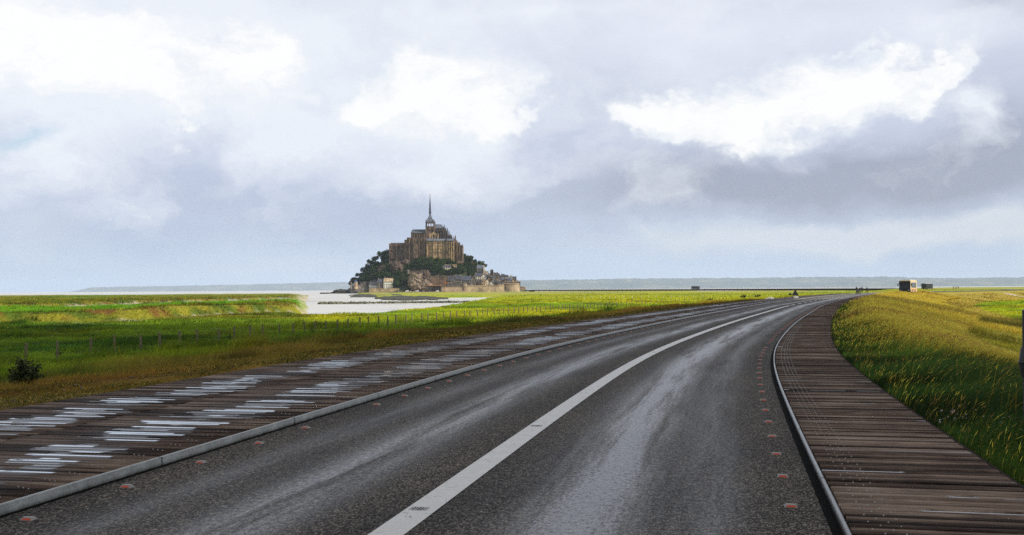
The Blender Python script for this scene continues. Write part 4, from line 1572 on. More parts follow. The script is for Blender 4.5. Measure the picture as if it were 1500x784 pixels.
def f(mb):
    cx_, cy_ = xc - AO[0], 1657.6 - AO[1]
    z_ = zb + 41.8 - AO[2]
    mb.cyl(cx_, cy_, z_, z_ + .5, .35, .35, 6)
    mb.cyl(cx_, cy_, z_ + .5, z_ + 2.3, .42, .18, 6)
    mb.box(cx_ - .9, cx_ + .9, cy_ - .08, cy_ + .08, z_ + 1.6, z_ + 2.9, taper=0.05)
    mb.cyl(cx_, cy_, z_ + 2.3, z_ + 3.2, .22, .1, 6)
apart('gilded_statue', f, M_gold)
# transept gable
def f(mb):
    xa, za = at(629.3, 344.3, 1643)
    xb, _ = at(642.3, 344.3, 1643)
    xm, zm = at(635.8, 339.2, 1643)
    _, zc_ = at(635.8, 352, 1643)
    mb.prism_y([(xa - AO[0], zc_ - AO[2]), (xb - AO[0], zc_ - AO[2]), (xb - AO[0], za - AO[2]), (xm - AO[0], zm - AO[2]), (xa - AO[0], za - AO[2])], 1643 - AO[1], 1664 - AO[1])
    pbox(mb, 628.8, 630.4, 342, 351, 1641.5, 2, taper=.2, **A_)
    pbox(mb, 641.2, 642.8, 342, 351, 1641.5, 2, taper=.2, **A_)
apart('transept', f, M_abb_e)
# choir
def f(mb):
    pbox(mb, 637, 651.6, 334, 351, 1652, 22, **A_)
    pbox(mb, 651.6, 655.8, 338.4, 351, 1654, 17, taper=.6, **A_)
    pbox(mb, 641, 661.2, 344.6, 351, 1647.5, 30, taper=.4, **A_)
apart('choir_wall', f, M_dark)
def f(mb):
    x0, z0 = at(637, 334.4, 1652)
    x1, _ = at(651.5, 334.4, 1652)
    _, zr = at(645, 328.6, 1663)
    xr0, _ = at(637, 331, 1663)
    xr, _ = at(646.5, 331, 1663)
    x0, x1, xr0, xr = x0 - AO[0], x1 - AO[0], xr0 - AO[0], xr - AO[0]
    z0 -= AO[2]
    zr -= AO[2]
    y0, y1, ym = 1651.5 - AO[1], 1674.5 - AO[1], 1663 - AO[1]
    mb.add([(x0, y0, z0), (x1, y0, z0), (x1, y1, z0), (x0, y1, z0), (xr0, ym, zr), (xr, ym, zr)], [(0, 1, 5, 4), (2, 3, 4, 5), (3, 0, 4), (1, 2, 5), (0, 3, 2, 1)])
apart('choir_roof', f, M_lead)
# choir buttress piers with pinnacles, outer and inner rows
pin0 = None
pins = [(640.6, 336.5, 344.5), (644.0, 333.4, 343.5), (647.4, 331.8, 343.0), (650.9, 328.6, 343), (653.2, 332.5, 344), (655.5, 333.4, 344.5), (657.8, 337.4, 346), (659.8, 341.5, 347), (661.8, 343.8, 348.6),
        (642.4, 338.5, 348), (646.0, 337.5, 348), (649.4, 336.8, 348), (652.4, 338.5, 348), (664.0, 346.4, 350)]
for k, (q_, yt, yb) in enumerate(pins):
    mb = MB()
    Yp = 1646 - (2 if k >= 9 else 0)
    x_, zt = at(q_, yt, Yp)
    _, zb_ = at(q_, 351.0, Yp)
    x_ -= AO[0]
    zt -= AO[2]
    zb_ -= AO[2]
    mb.box(x_ - .85, x_ + .85, Yp - AO[1], Yp + 2.6 - AO[1], zb_, zt - 4.2)
    mb.cyl(x_, Yp + 1.3 - AO[1], zt - 4.2, zt + .6, 1.0, .10, 6)
    mb.add([(x_ - .3, Yp + 2.4 - AO[1], zt - 6.2), (x_ + .3, Yp + 2.4 - AO[1], zt - 6.2), (x_ + .3, Yp + 7.5 - AO[1], zt - 3.0), (x_ - .3, Yp + 7.5 - AO[1], zt - 3.0),
            (x_ - .3, Yp + 2.4 - AO[1], zt - 5.2), (x_ + .3, Yp + 2.4 - AO[1], zt - 5.2), (x_ + .3, Yp + 7.5 - AO[1], zt - 2.0), (x_ - .3, Yp + 7.5 - AO[1], zt - 2.0)],
           [(0, 3, 2, 1), (4, 5, 6, 7), (0, 1, 5, 4), (1, 2, 6, 5), (2, 3, 7, 6), (3, 0, 4, 7)])
    mb.build('buttress', M_dark, abbey)
# southern lodgings: two lit blocks with slate roofs, a dark buttress between
def f(mb):
    pbox(mb, 624.9, 635.0, 352.6, 389, 1633, 22, **A_)
    pbox(mb, 635.0, 651.9, 352.6, 389, 1631.5, 22, **A_)
    for q_ in (625.0, 634.4, 643.0):
        pbox(mb, q_, q_ + .9, 354, 388, 1630.4, 3, **A_)
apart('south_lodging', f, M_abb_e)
def f(mb):
    pbox(mb, 654.4, 665.3, 352.8, 389, 1632.5, 22, **A_)
    for q_ in (654.4, 657.6, 660.9, 664.2):
        pbox(mb, q_, q_ + 1.0, 354.2, 386, 1630.8, 2.2, **A_)
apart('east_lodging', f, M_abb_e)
def f(mb):
    pbox(mb, 651.6, 654.6, 351.4, 389, 1630, 22, **A_)
    pbox(mb, 623.6, 625.2, 351.4, 384, 1631.2, 8, **A_)
    pbox(mb, 633.9, 635.2, 352.4, 384, 1630.9, 4, **A_)
apart('buttress_tower', f, M_dark)
for (a_, b_) in ((624.6, 634.6), (635.0, 652.1), (654.2, 665.5)):
    def f(mb):
        x0, z0 = at(a_, 352.7, 1631)
        x1, _ = at(b_, 352.7, 1631)
        mb.prism_x([(1630.6 - AO[1], z0 - AO[2]), (1636 - AO[1], z0 + 3.4 - AO[2]), (1652 - AO[1], z0 + 3.6 - AO[2]), (1656 - AO[1], z0 - AO[2])], x0 - AO[0], x1 - AO[0])
    apart('lodging_roof', f, M_lead)
# east end: stepped dark ranges and the thin turret
def f(mb):
    pbox(mb, 665.3, 669.6, 352.0, 386, 1638, 22, **A_)
    pbox(mb, 668.8, 673.6, 356.2, 386, 1636, 26, **A_)
    pbox(mb, 673.4, 678.0, 359.4, 386, 1637, 26, **A_)
    pbox(mb, 669.0, 670.2, 355.4, 380, 1634.6, 2, **A_)
    pbox(mb, 673.0, 674.2, 356.4, 380, 1634.6, 2, **A_)
    pbox(mb, 676.7, 678.2, 358.2, 380, 1635, 4, **A_)
    for q_ in range(5):
        pbox(mb, 665.5 + q_ * .9, 665.95 + q_ * .9, 351.3, 352.1, 1638.1, .8, **A_)
apart('east_range', f, M_abb)
def f(mb):
    x_, zt = at(667.1, 343.8, 1641)
    _, z0 = at(667.1, 353, 1641)
    mb.cyl(x_ - AO[0], 1.0, z0 - AO[2], zt - 5.0 - AO[2], 1.25, 1.2, 8)
    mb.cyl(x_ - AO[0], 1.0, zt - 5.0 - AO[2], zt - AO[2], 1.4, .06, 8)
apart('turret', f, M_dark)
def f(mb):
    x_, z0 = at(671, 356.4, 1637)
    x2, _ = at(673.4, 356.4, 1637)
    mb.prism_x([(1637 - AO[1], z0 - AO[2]), (1646 - AO[1], z0 + 2.2 - AO[2]), (1655 - AO[1], z0 - AO[2])], x_ - AO[0] - 2, x2 - AO[0])
apart('east_roof', f, M_slate)
# abbey windows: one shared mesh, each window a part
mb = MB()
mb.prism_y([(-.65, 0), (.65, 0), (.65, 1.9), (.38, 2.4), (0, 2.7), (-.38, 2.4), (-.65, 1.9)], -.12, .3)
me_win = mb.mesh('abbey_window', M_win)
def awin(px_, py_, Yd, sx=1.0, sz=1.0):
    x_, z_ = at(px_, py_, Yd)
    o = link('window', me_win, abbey, (x_ - AO[0], Yd - AO[1], z_ - AO[2]))
    o.scale = (sx, 1, sz)
for q_ in (572.6, 577.9, 583.2, 588.6):
    awin(q_, 363.5, 1639.9, 1.2, .9)
    awin(q_ + .6, 368.6, 1639.9, .8, .7)
    awin(q_, 373.6, 1639.9, 1.9 if q_ > 580 else 1.0, 1.1)
for q_ in (601.6, 606.6, 611.4, 616.6, 621.2):
    awin(q_, 355.0, 1634.9, 1.3, 1.2)
awin(613.0, 364.8, 1634.9, 2.0, 1.6)
awin(603.2, 362.0, 1634.9, 1.0, 1.0)
awin(618.0, 366.0, 1634.9, 1.0, 1.2)
for q_ in range(6):
    awin(605.6 + q_ * 3.4, 348.5, 1649.9, .9, 1.3)
for q_ in (627.0, 629.9, 632.8):
    awin(q_ + .5, 338.4, 1649.9, 1.0, 1.3)
awin(635.8, 349.2, 1642.9, 1.8, 2.6)
awin(632.4, 349.6, 1642.9, .8, 1.8)
awin(639.2, 349.6, 1642.9, .8, 1.8)
for r_ in (357.2, 361.6, 366.4, 371.0):
    for q_ in (638.0, 640.8, 645.2, 648.2):
        awin(q_, r_, 1631.4, .75, .9)
    for q_ in (628.2, 631.4):
        if r_ != 361.6:
            awin(q_, r_, 1632.9, .7, .8)
for q_ in (656.5, 659.8, 663.0):
    awin(q_, 360.5, 1632.4, .7, 2.2)
    awin(q_, 368.5, 1632.4, .7, 2.4)
for q_ in (671.6, 675.4):
    awin(q_, 366.0, 1635.9, .7, 1.6)
for q_ in range(8):
    awin(625.8 + q_ * 3.2, 354.6, 1631.3 if q_ > 2 else 1632.8, .5, .45)

# ------------------------------------------------------------------ houses
mb = MB()
mb.box(-.55, .55, -.06, .1, 0, 1.6)
me_hwin = mb.mesh('house_window', M_win)
GRP = 'houses of the island village'


def house(x0p, x1p, ytop, yeave, ybase, wm, rm, lab, kind='side', rows=2, cols=3, depth=9.0, chim=1, cat='house', dorm=0, yfront=None, name='house', group=GRP, winw=False):
    hx, hy, hz_ = ihit((x0p + x1p) / 2, ybase)
    Yf = yfront if yfront else max(hy - 1.5, 1575)
    x0, _ = at(x0p, yeave, Yf)
    x1, _ = at(x1p, yeave, Yf)
    mid_ = (x0p + x1p) / 2
    _, ze = at(mid_, yeave, Yf)
    _, zb_ = at(mid_, ybase, Yf)
    _, zr = at(mid_, ytop, Yf + depth * .5 if kind == 'side' else Yf)
    cx_ = (x0 + x1) / 2
    w_ = (x1 - x0) / 2
    root = empty(name, (cx_, Yf, zb_), 0, lab, cat, group)
    H = ze - zb_
    Rr = max(zr - zb_, H + .5)
    mb = MB()
    foot = -7.0
    if kind == 'front':
        mb.prism_y([(-w_, foot), (w_, foot), (w_, H), (0, Rr - .15), (-w_, H)], 0, depth)
    elif kind == 'side':
        mb.prism_x([(0, foot), (depth, foot), (depth, H), (depth / 2, Rr - .15), (0, H)], -w_, w_)
    else:
        mb.box(-w_, w_, 0, depth, foot, H)
    mb.build('wall', wm, root)
    mb = MB()
    t_ = .22
    if kind == 'front':
        mb.add([(-w_ - .3, -.3, H - .25), (0, -.3, Rr), (w_ + .3, -.3, H - .25), (-w_ - .3, depth + .3, H - .25), (0, depth + .3, Rr), (w_ + .3, depth + .3, H - .25),
                (-w_ - .3, -.3, H - .25 + t_), (0, -.3, Rr + t_), (w_ + .3, -.3, H - .25 + t_), (-w_ - .3, depth + .3, H - .25 + t_), (0, depth + .3, Rr + t_), (w_ + .3, depth + .3, H - .25 + t_)],
               [(0, 1, 4, 3), (1, 2, 5, 4), (6, 9, 10, 7), (7, 10, 11, 8), (0, 6, 7, 1), (1, 7, 8, 2), (3, 4, 10, 9), (4, 5, 11, 10), (0, 3, 9, 6), (2, 8, 11, 5)])
    elif kind == 'side':
        mb.prism_x([(-.35, H - .2), (depth / 2, Rr), (depth + .35, H - .2), (depth + .35, H + .05), (depth / 2, Rr + t_), (-.35, H + .05)], -w_ - .25, w_ + .25)
    elif kind == 'hip':
        i_ = min(w_ * .55, depth * .4)
        mb.add([(-w_ - .3, -.3, H), (w_ + .3, -.3, H), (w_ + .3, depth + .3, H), (-w_ - .3, depth + .3, H), (-w_ + i_, depth / 2, Rr), (w_ - i_, depth / 2, Rr)],
               [(0, 1, 5, 4), (2, 3, 4, 5), (3, 0, 4), (1, 2, 5), (0, 3, 2, 1)])
    elif kind == 'mansard':
        mb.add([(-w_ - .2, -.2, H), (w_ + .2, -.2, H), (w_ + .2, depth + .2, H), (-w_ - .2, depth + .2, H), (-w_ + 1, 1.3, Rr - .6), (w_ - 1, 1.3, Rr - .6), (w_ - 1, depth - 1.3, Rr - .6), (-w_ + 1, depth - 1.3, Rr - .6),
                (-w_ + 2, depth / 2, Rr), (w_ - 2, depth / 2, Rr)], [(0, 1, 5, 4), (1, 2, 6, 5), (2, 3, 7, 6), (3, 0, 4, 7), (4, 5, 9, 8), (6, 7, 8, 9), (5, 6, 9), (7, 4, 8), (0, 3, 2, 1)])
    roof = mb.build('roof', rm, root)
    for k in range(chim):
        cxx = (w_ * .8) * (1 if (k + int(x0p)) % 2 else -1) * (1 if k < 2 else 0)
        mb = MB()
        mb.box(cxx - .45, cxx + .45, depth * .42, depth * .42 + .8, Rr - 1.6, Rr + 1.5)
        mb.box(cxx - .3, cxx - .05, depth * .42 + .2, depth * .42 + .5, Rr + 1.5, Rr + 1.9)
        mb.build('chimney', M_grey if k % 2 else M_tan, roof)
    for k in range(dorm):
        xx = -w_ + (k + .5) * 2 * w_ / dorm
        mb = MB()
        mb.prism_y([(xx - .6, H + .2), (xx + .6, H + .2), (xx + .6, H + 1.4), (xx, H + 2.1), (xx - .6, H + 1.4)], -.05, 2.4)
        dm = mb.build('dormer', wm, roof)
    hh_ = H / max(rows, 1)
    for r_ in range(rows):
        for c_ in range(cols):
            xx = -w_ + (c_ + .5) * 2 * w_ / cols
            if abs(xx) > w_ - .5:
                continue
            o = link('window', me_hwin, root, (xx, 0, r_ * hh_ + hh_ * .32))
            o.scale = (1.0, 1, min(1.2, hh_ / 3.0))
    return root


house(540.8, 552.4, 414.0, 417.0, 424.4, M_white, M_slate, 'long low white house with slate roof, left of the two tall lower houses', 'side', 2, 5, chim=2)
house(552.8, 562.0, 408.8, 413.6, 424.0, M_grey, M_slate, 'tall grey-fronted house with steep slate roof between two white ones', 'side', 3, 3, chim=1)
house(562.0, 575.0, 407.6, 412.4, 422.6, M_white, M_tan, 'tallest white house with sandy top storey above the low sea wall', 'side', 3, 5, chim=2)
house(647.0, 661.0, 388.4, 392.8, 397.4, M_cream, M_slate, 'cream house with four slate dormers alone in the wooded mid slope', 'mansard', 1, 5, dorm=4, chim=2)
house(643.9, 654.6, 409.0, 410.5, 418.0, M_tan, M_tan, 'sandy flat-topped building behind the orange-roofed pavilion', 'hip', 2, 3, chim=0)
house(655.2, 665.6, 405.2, 411.0, 421.8, M_grey, M_slate, 'grey hotel wing with steep slate roof, left half of the big hotel', 'mansard', 3, 5, dorm=4, chim=2)
house(665.6, 675.6, 403.6, 409.6, 422.4, M_grey, M_slate, 'tall bluish hotel front with crested slate roof, centre of the big hotel', 'mansard', 4, 5, dorm=4, chim=2)
house(675.6, 690.2, 404.6, 410.6, 420.0, M_grey, M_slate, 'broad hotel wing with long plain slate roof, right part of the big hotel', 'side', 3, 5, chim=1, depth=12)
house(696.2, 705.6, 400.2, 404.6, 410.0, M_cream, M_slate, 'cream twin-windowed house below the village church', 'side', 2, 3, chim=2)
# parish church
ch = house(698.6, 709.0, 388.8, 393.6, 402.0, M_grey, M_lead, 'small village church with blue-grey roof on the upper slope', 'side', 1, 4, chim=0, cat='church', name='church', group=None, depth=10)
mb = MB()
mb.box(4.6, 7.4, -1.2, 1.6, -7, 8.0)
mb.cyl(6.0, .2, 8.0, 15.5, 1.9, .08, 4, rot=math.pi / 4)
mb.build('belfry', M_cream, ch)
house(690.8, 697.0, 383.8, 388.2, 394.2, M_wallb, M_slate2, 'brown gabled house highest in the village beside the trees', 'front', 2, 2)
house(718.0, 722.6, 394.6, 396.4, 404.0, M_dark, M_slate2, 'dark square tower house standing above the roofs', 'hip', 2, 2, chim=0, depth=6)
vill = [  # x0, x1, top, eave, base, wall, roof, kind, label
    (711.0, 716.6, 396.8, 401.0, 408.0, M_cream, M_slate, 'front', 'tall cream gable end right of the small church'),
    (706.0, 711.0, 401.6, 404.8, 412.0, M_white, M_slate, 'front', 'narrow white gable under the church belfry'),
    (692.0, 697.2, 406.8, 409.6, 416.0, M_grey, M_slate, 'front', 'grey gabled house at the hotel\'s right shoulder'),
    (698.0, 705.0, 409.6, 412.6, 418.4, M_wallb, M_slate2, 'side', 'brown dark-roofed house behind the left end of the long rampart'),
    (705.0, 711.0, 407.4, 411.0, 418.4, M_tan, M_slate, 'front', 'sandy gable behind the rampart, below the white gable'),
    (711.4, 716.2, 408.6, 412.8, 418.6, M_cream, M_slate, 'front', 'steep cream gable behind the rampart, below the church'),
    (717.6, 724.0, 403.0, 406.4, 411.6, M_cream, M_slate2, 'side', 'cream house with dark roof right below the square tower house'),
    (723.6, 729.4, 399.6, 403.6, 410.0, M_grey, M_slate2, 'side', 'dark-roofed grey house right of the square tower house'),
    (728.6, 734.6, 401.6, 405.2, 411.0, M_grey, M_slate2, 'front', 'dark gabled house, second right of the square tower house'),
    (734.0, 740.0, 402.4, 405.8, 411.6, M_wallb, M_slate2, 'side', 'brown house on the skyline midway along the eastern roofs'),
    (739.4, 745.6, 405.0, 408.0, 413.0, M_grey, M_slate, 'front', 'grey gabled house on the skyline above the long blue roof'),
    (717.0, 722.6, 412.4, 415.6, 419.0, M_white, M_slate, 'front', 'small bright white gable just above the long rampart'),
    (722.8, 727.8, 409.8, 413.4, 419.0, M_grey, M_slate2, 'side', 'low dark-roofed house right of the small bright gable'),
    (727.4, 732.0, 411.6, 415.0, 419.0, M_tan, M_slate, 'side', 'low sandy house above the middle of the rampart'),
    (732.6, 737.0, 412.4, 415.4, 418.8, M_white, M_slate, 'front', 'white gable left of the bastion above the rampart'),
    (725.4, 730.6, 405.8, 408.6, 414.0, M_wallb, M_slate2, 'front', 'brown gable in the middle of the crowded eastern roofs'),
    (735.0, 750.4, 406.6, 410.4, 416.0, M_grey, M_lead, 'side', 'long house with blue-grey roof above the bastion'),
    (744.6, 750.4, 411.2, 413.8, 417.4, M_white, M_slate, 'front', 'white-gabled house sitting right above the bastion'),
    (750.0, 754.6, 406.0, 409.6, 416.0, M_wallb, M_slate2, 'front', 'pinkish gable at the right end of the long blue roof'),
    (754.2, 758.4, 409.4, 412.6, 417.4, M_cream, M_slate, 'front', 'cream gable near the east end of the village'),
    (758.0, 762.0, 412.4, 415.2, 419.4, M_grey, M_slate2, 'side', 'easternmost small dark-roofed house of the village'),
    (738.0, 743.0, 411.6, 414.0, 418.0, M_tan, M_slate2, 'side', 'sandy house tucked under the long blue roof, behind the bastion'),
    (686.8, 691.4, 413.6, 416.2, 420.0, M_cream, M_slate, 'side', 'low cream house between the hotel and the round turret'),
    (700.8, 705.6, 396.0, 398.6, 402.6, M_wallb, M_slate2, 'side', 'little brown house under the church wall'),
    (712.6, 717.8, 402.6, 405.6, 411.0, M_grey, M_slate2, 'side', 'grey house squeezed left of the dark-roofed cream one'),
]
for (a_, b_, c_, d_, e_, wm, rm, kd, lab) in vill:
    house(a_, b_, c_, d_, e_, wm, rm, lab, kd, 2, 2, depth=8)

ordn = ['first', 'second', 'third', 'fourth', 'fifth', 'sixth', 'seventh', 'eighth', 'ninth', 'tenth']
wnm = [('brown', M_wallb), ('grey', M_grey), ('sandy', M_tan), ('cream', M_cream)]
for row, (xs0, xs1, y0_, y1_, n_, nm) in enumerate(((703, 757, 415.2, 415.8, 10, 'in the lowest row behind the rampart'), (711, 752, 407.5, 411.0, 8, 'in the middle tier of the eastern village'),
                                                    (724, 754, 401.6, 408.0, 6, 'in the top tier on the skyline'))):
    for k in range(n_):
        q_ = xs0 + (xs1 - xs0) * k / (n_ - 1) + random.uniform(-1, 1)
        yt_ = y0_ + (y1_ - y0_) * k / (n_ - 1) + random.uniform(-.8, .8)
        w2 = random.uniform(1.9, 2.8)
        wn_, wm_ = wnm[(k * 3 + row) % 4]
        house(q_ - w2, q_ + w2, yt_ - 3.2, yt_, yt_ + (3.4 if row == 0 else 6.0), wm_, (M_slate, M_slate2)[k % 2], 'small %s slate-roofed house, %s from the left %s' % (wn_, ordn[k], nm), ('front', 'side')[(k + row) % 2], 1, 2, depth=7)

# ------------------------------------------------------------------ walls, bastions, turrets on the island
def rampart(a, b_, yt, yb, m, lab, name='rampart_wall', merl=True, thick=3.0, batter=.5, yf=None, cat='wall'):
    hx, hy, hz_ = ihit((a + b_) / 2, yb)
    Yf = yf or max(hy - 1.0, 1574)
    x0, _ = at(a, yt, Yf)
    x1, _ = at(b_, yt, Yf)
    _, zt = at((a + b_) / 2, yt, Yf)
    _, zb_ = at((a + b_) / 2, yb, Yf)
    cx_ = (x0 + x1) / 2
    w_ = (x1 - x0) / 2
    root = empty(name, (cx_, Yf, zb_), 0, lab, cat)
    H = zt - zb_
    mb = MB()
    mb.prism_x([(-batter, -5), (thick, -5), (thick, H), (0, H)], -w_, w_)
    mb.build('stone_face', m, root)
    mb = MB()
    mb.box(-w_ - .05, w_ + .05, -.35, .5, H - .9, H - .5)
    if merl:
        n_ = max(3, int(w_ * 2 / 2.0))
        for k in range(n_):
            xa = -w_ + k * 2 * w_ / n_
            mb.box(xa + .2, xa + 2 * w_ / n_ * .68, -.3, .3, H - .5, H + .55)
    mb.build('parapet', m, root)
    return root


def round_tower(cp, rp, yt, yb, m, lab, roof=None, rh=0, name='round_tower', merl=True, yf=None):
    hx, hy, hz_ = ihit(cp, yb)
    Yf = yf or max(hy, 1577)
    k = Yf / F
    x_, zt = at(cp, yt, Yf)
    _, zb_ = at(cp, yb, Yf)
    rr_ = rp * k
    root = empty(name, (x_, Yf + rr_ * .6, zb_), 0, lab, 'tower')
    H = zt - zb_
    mb = MB()
    mb.cyl(0, 0, -5, 0, rr_ * 1.10, rr_ * 1.05, 20)
    mb.cyl(0, 0, 0, H, rr_ * 1.05, rr_, 20)
    mb.cyl(0, 0, H - 1.1, H - .6, rr_ * 1.06, rr_ * 1.06, 20)
    mb.build('stone_drum', m, root)
    if merl:
        mb = MB()
        n_ = max(8, int(rr_ * 3.0))
        for q_ in range(n_):
            t_ = 2 * math.pi * q_ / n_
            mb.cyl(rr_ * .93 * math.cos(t_), rr_ * .93 * math.sin(t_), H - .02, H + 1.0, .48, .48, 4, rot=t_ + math.pi / 4)
        mb.build('battlement', m, root)
    if roof:
        mb = MB()
        mb.cyl(0, 0, H - .1, H + rh, rr_ * 1.15, .08, 14)
        mb.build('cone_roof', roof, root)
    return root


rampart(684, 738.4, 418.2, 426.0, M_ramp, 'long sunlit stone rampart below the village roofs', yf=1575.5)
rampart(646.4, 676.8, 420.4, 427.0, M_ramp, 'low sandy wall in front of the big hotel', merl=False)
rampart(759.8, 769.8, 420.2, 424.8, M_tan, 'small outer gatehouse wall at the rampart\'s east end', name='gatehouse_wall', thick=9)
round_tower(680.0, 3.6, 415.2, 425.8, M_ramp, 'pale round turret between the low hotel wall and the long rampart', M_slate, 3.0, merl=False)
round_tower(749.5, 11.2, 415.6, 425.6, M_ramp, 'broad rounded sunlit bastion at the east end of the rampart')
round_tower(521.2, 8.2, 418.0, 429.8, M_grey, 'squat round stone bastion at the island\'s west foot')
round_tower(520.8, 2.6, 413.2, 418.4, M_tan, 'small sandy lookout turret with blue cone roof on the west bastion', mat('blue_slate', col=(0.05, 0.08, 0.20), rough=.6), 3.4, merl=False, yf=1592)
round_tower(513.9, 1.1, 413.0, 418.6, M_grey, 'thin stone watch post at the west bastion\'s left rim', merl=False, yf=1592)
rampart(528.2, 536.8, 413.4, 420.6, M_grey, 'square battlemented tower block right of the west bastion', name='tower_block', thick=8, cat='tower')
rampart(528.6, 540.6, 420.0, 429.2, M_grey, 'stone wall joining the west bastion to the lower houses', merl=False, thick=5)
rampart(540.4, 584.4, 422.4, 429.0, M_tan, 'low brownish sea wall in front of the white houses', merl=False, thick=4)
rampart(630.4, 656.0, 404.6, 418.0, M_wallb, 'high brown retaining wall behind the pavilion', merl=False, thick=5)
rampart(655.6, 672.0, 403.8, 412.0, M_wallb, 'brown garden wall behind the big hotel', merl=False, thick=4)
rampart(640.4, 669.2, 387.6, 390.6, M_tan, 'thin sunlit terrace wall above the dormered cream house', merl=False, thick=2)
rampart(564.4, 582.0, 404.0, 406.4, M_white, 'short whitish terrace wall among trees above the white houses', merl=False, thick=2)
rampart(599.6, 613.0, 397.0, 404.6, M_wallb, 'ruined brown wall beside the lone grey watch turret', merl=False, thick=3)
round_tower(597.4, 2.0, 396.2, 407.4, M_grey, 'lone grey watch turret at the edge of the granite cliff', M_grey, 1.6, merl=False)
round_tower(672.9, 1.2, 377.4, 382.0, M_tan, 'tiny sandy chimney-like turret under the abbey\'s east end', merl=False)
round_tower(613.2, .8, 377.0, 386.0, M_grey, 'slender grey pillar on the slope under the abbey\'s centre', merl=False)

# pavilion with orange roof
hx, hy, hz_ = ihit(636, 427)
hy = 1578
x0, zt = at(626.8, 418.4, hy)
x1, _ = at(646.0, 418.4, hy)
_, z0 = at(636, 427.2, hy)
pv_ = empty('pavilion', ((x0 + x1) / 2, hy, z0), 0, 'open dark pavilion with thin orange roof edge behind the parked cars', 'pavilion')
w_ = (x1 - x0) / 2
H = zt - z0
M_orange = mat('orange_fascia', col=(0.55, 0.25, 0.08), rough=.6)
mb = MB()
mb.box(-w_ - .6, w_ + .6, -.8, 8.5, H - .3, H + .5)
mb.build('roof', M_orange, pv_)
mb = MB()
mb.box(-w_, w_, 6, 6.6, -2, H - .3)
mb.box(-w_, -w_ + 4.5, 0, 6, -2, H - .3)
mb.box(w_ - 1, w_, 0, 6, -2, H - .3)
mb.build('wall', M_slate2, pv_)
for q_ in range(6):
    mb = MB()
    mb.box(-.14, .14, -.14, .14, -2, H - .3)
    mb.build('post', M_grey, pv_, loc=(-w_ + 5 + q_ * (2 * w_ - 6) / 5, .2, 0))
# orange parasol
hx, hy, hz_ = ihit(652.5, 417)
ps = empty('parasol', (hx, hy - 3, hz_), 0, 'bright orange parasol on the terrace left of the big hotel', 'parasol')
mb = MB()
mb.cyl(0, 0, 2.0, 3.4, 2.3, .1, 8)
mb.build('canopy', mat('orange_canvas', col=(0.85, 0.16, 0.02), rough=.7), ps)
mb = MB()
mb.cyl(0, 0, -1, 3.0, .08, .08, 6)
mb.build('pole', M_grey, ps)

# ------------------------------------------------------------------ trees
def m_leaf(t, b):
    v = geo_pos(t)
    n = t.noise(v, 0.35, 4, 0.6)
    n2 = t.noise(v, 0.05, 3, 0.5)
    k = t.math('ADD', t.math('MULTIPLY', n, .5), t.math('MULTIPLY', n2, .5))
    t.put(b.inputs['Base Color'], t.ramp(k, [(0.38, (0.008, 0.020, 0.005)), (0.52, (0.028, 0.052, 0.008)), (0.64, (0.080, 0.105, 0.014))]))
    b.inputs['Roughness'].default_value = .8
    b.inputs['Specular IOR Level'].default_value = .2


M_leaf = mat('dense_foliage', m_leaf)
M_bark = mat('bark', col=(0.06, 0.045, 0.03), rough=.9)


def crown_mesh(seed, n_leaf=850, tall=1.0):
    r_ = np.random.default_rng(seed)
    # a few lobes, leaf-cluster faces spread through their volume
    lobes = [(np.array([0, 0, 0.62]), 0.40)] + [(np.array([math.cos(a) * r_.uniform(.2, .45), math.sin(a) * r_.uniform(.2, .45), r_.uniform(.35, .85)]), r_.uniform(.20, .34)) for a in r_.uniform(0, 6.28, 8)]
    V = []
    Fc = []
    for k in range(n_leaf):
        c, rad = lobes[r_.integers(len(lobes))]
        d = r_.standard_normal(3)
        d /= np.linalg.norm(d)
        p = c + d * rad * r_.uniform(.55, 1.08) * np.array([1, 1, .85 * tall])
        a = r_.standard_normal(3)
        a /= np.linalg.norm(a)
        b = np.cross(a, r_.standard_normal(3))
        b /= np.linalg.norm(b)
        s_ = r_.uniform(.045, .10)
        i = len(V)
        V += [p - a * s_, p - b * s_ * .7, p + a * s_, p + b * s_ * .7]
        Fc.append([i, i + 1, i + 2, i + 3])
    return np_mesh('crown', np.array(V), np.array(Fc), M_leaf)


crowns = [crown_mesh(k, tall=1.0 + .15 * (k % 3)) for k in range(6)]
mb = MB()
mb.cyl(0, 0, -.25, .5, .05, .03, 6)
mb.tube((0, 0, .3), (.2, .05, .6), .025, .012, 5)
mb.tube((0, 0, .3), (-.18, -.1, .62), .025, .012, 5)
me_trunk = mb.mesh('trunk', M_bark)


def tree(px_, pyb, size, lab, group, wide=1.0):
    x_, y_, z_ = ihit(px_, pyb)
    root = empty('tree', (x_, y_, z_ - .6), random.uniform(0, 6.28), lab, 'tree', group)
    o = link('crown', random.choice(crowns), root)
    o.scale = (size * wide, size * wide, size)
    o = link('trunk', me_trunk, root)
    o.scale = (size, size, size)
    return root


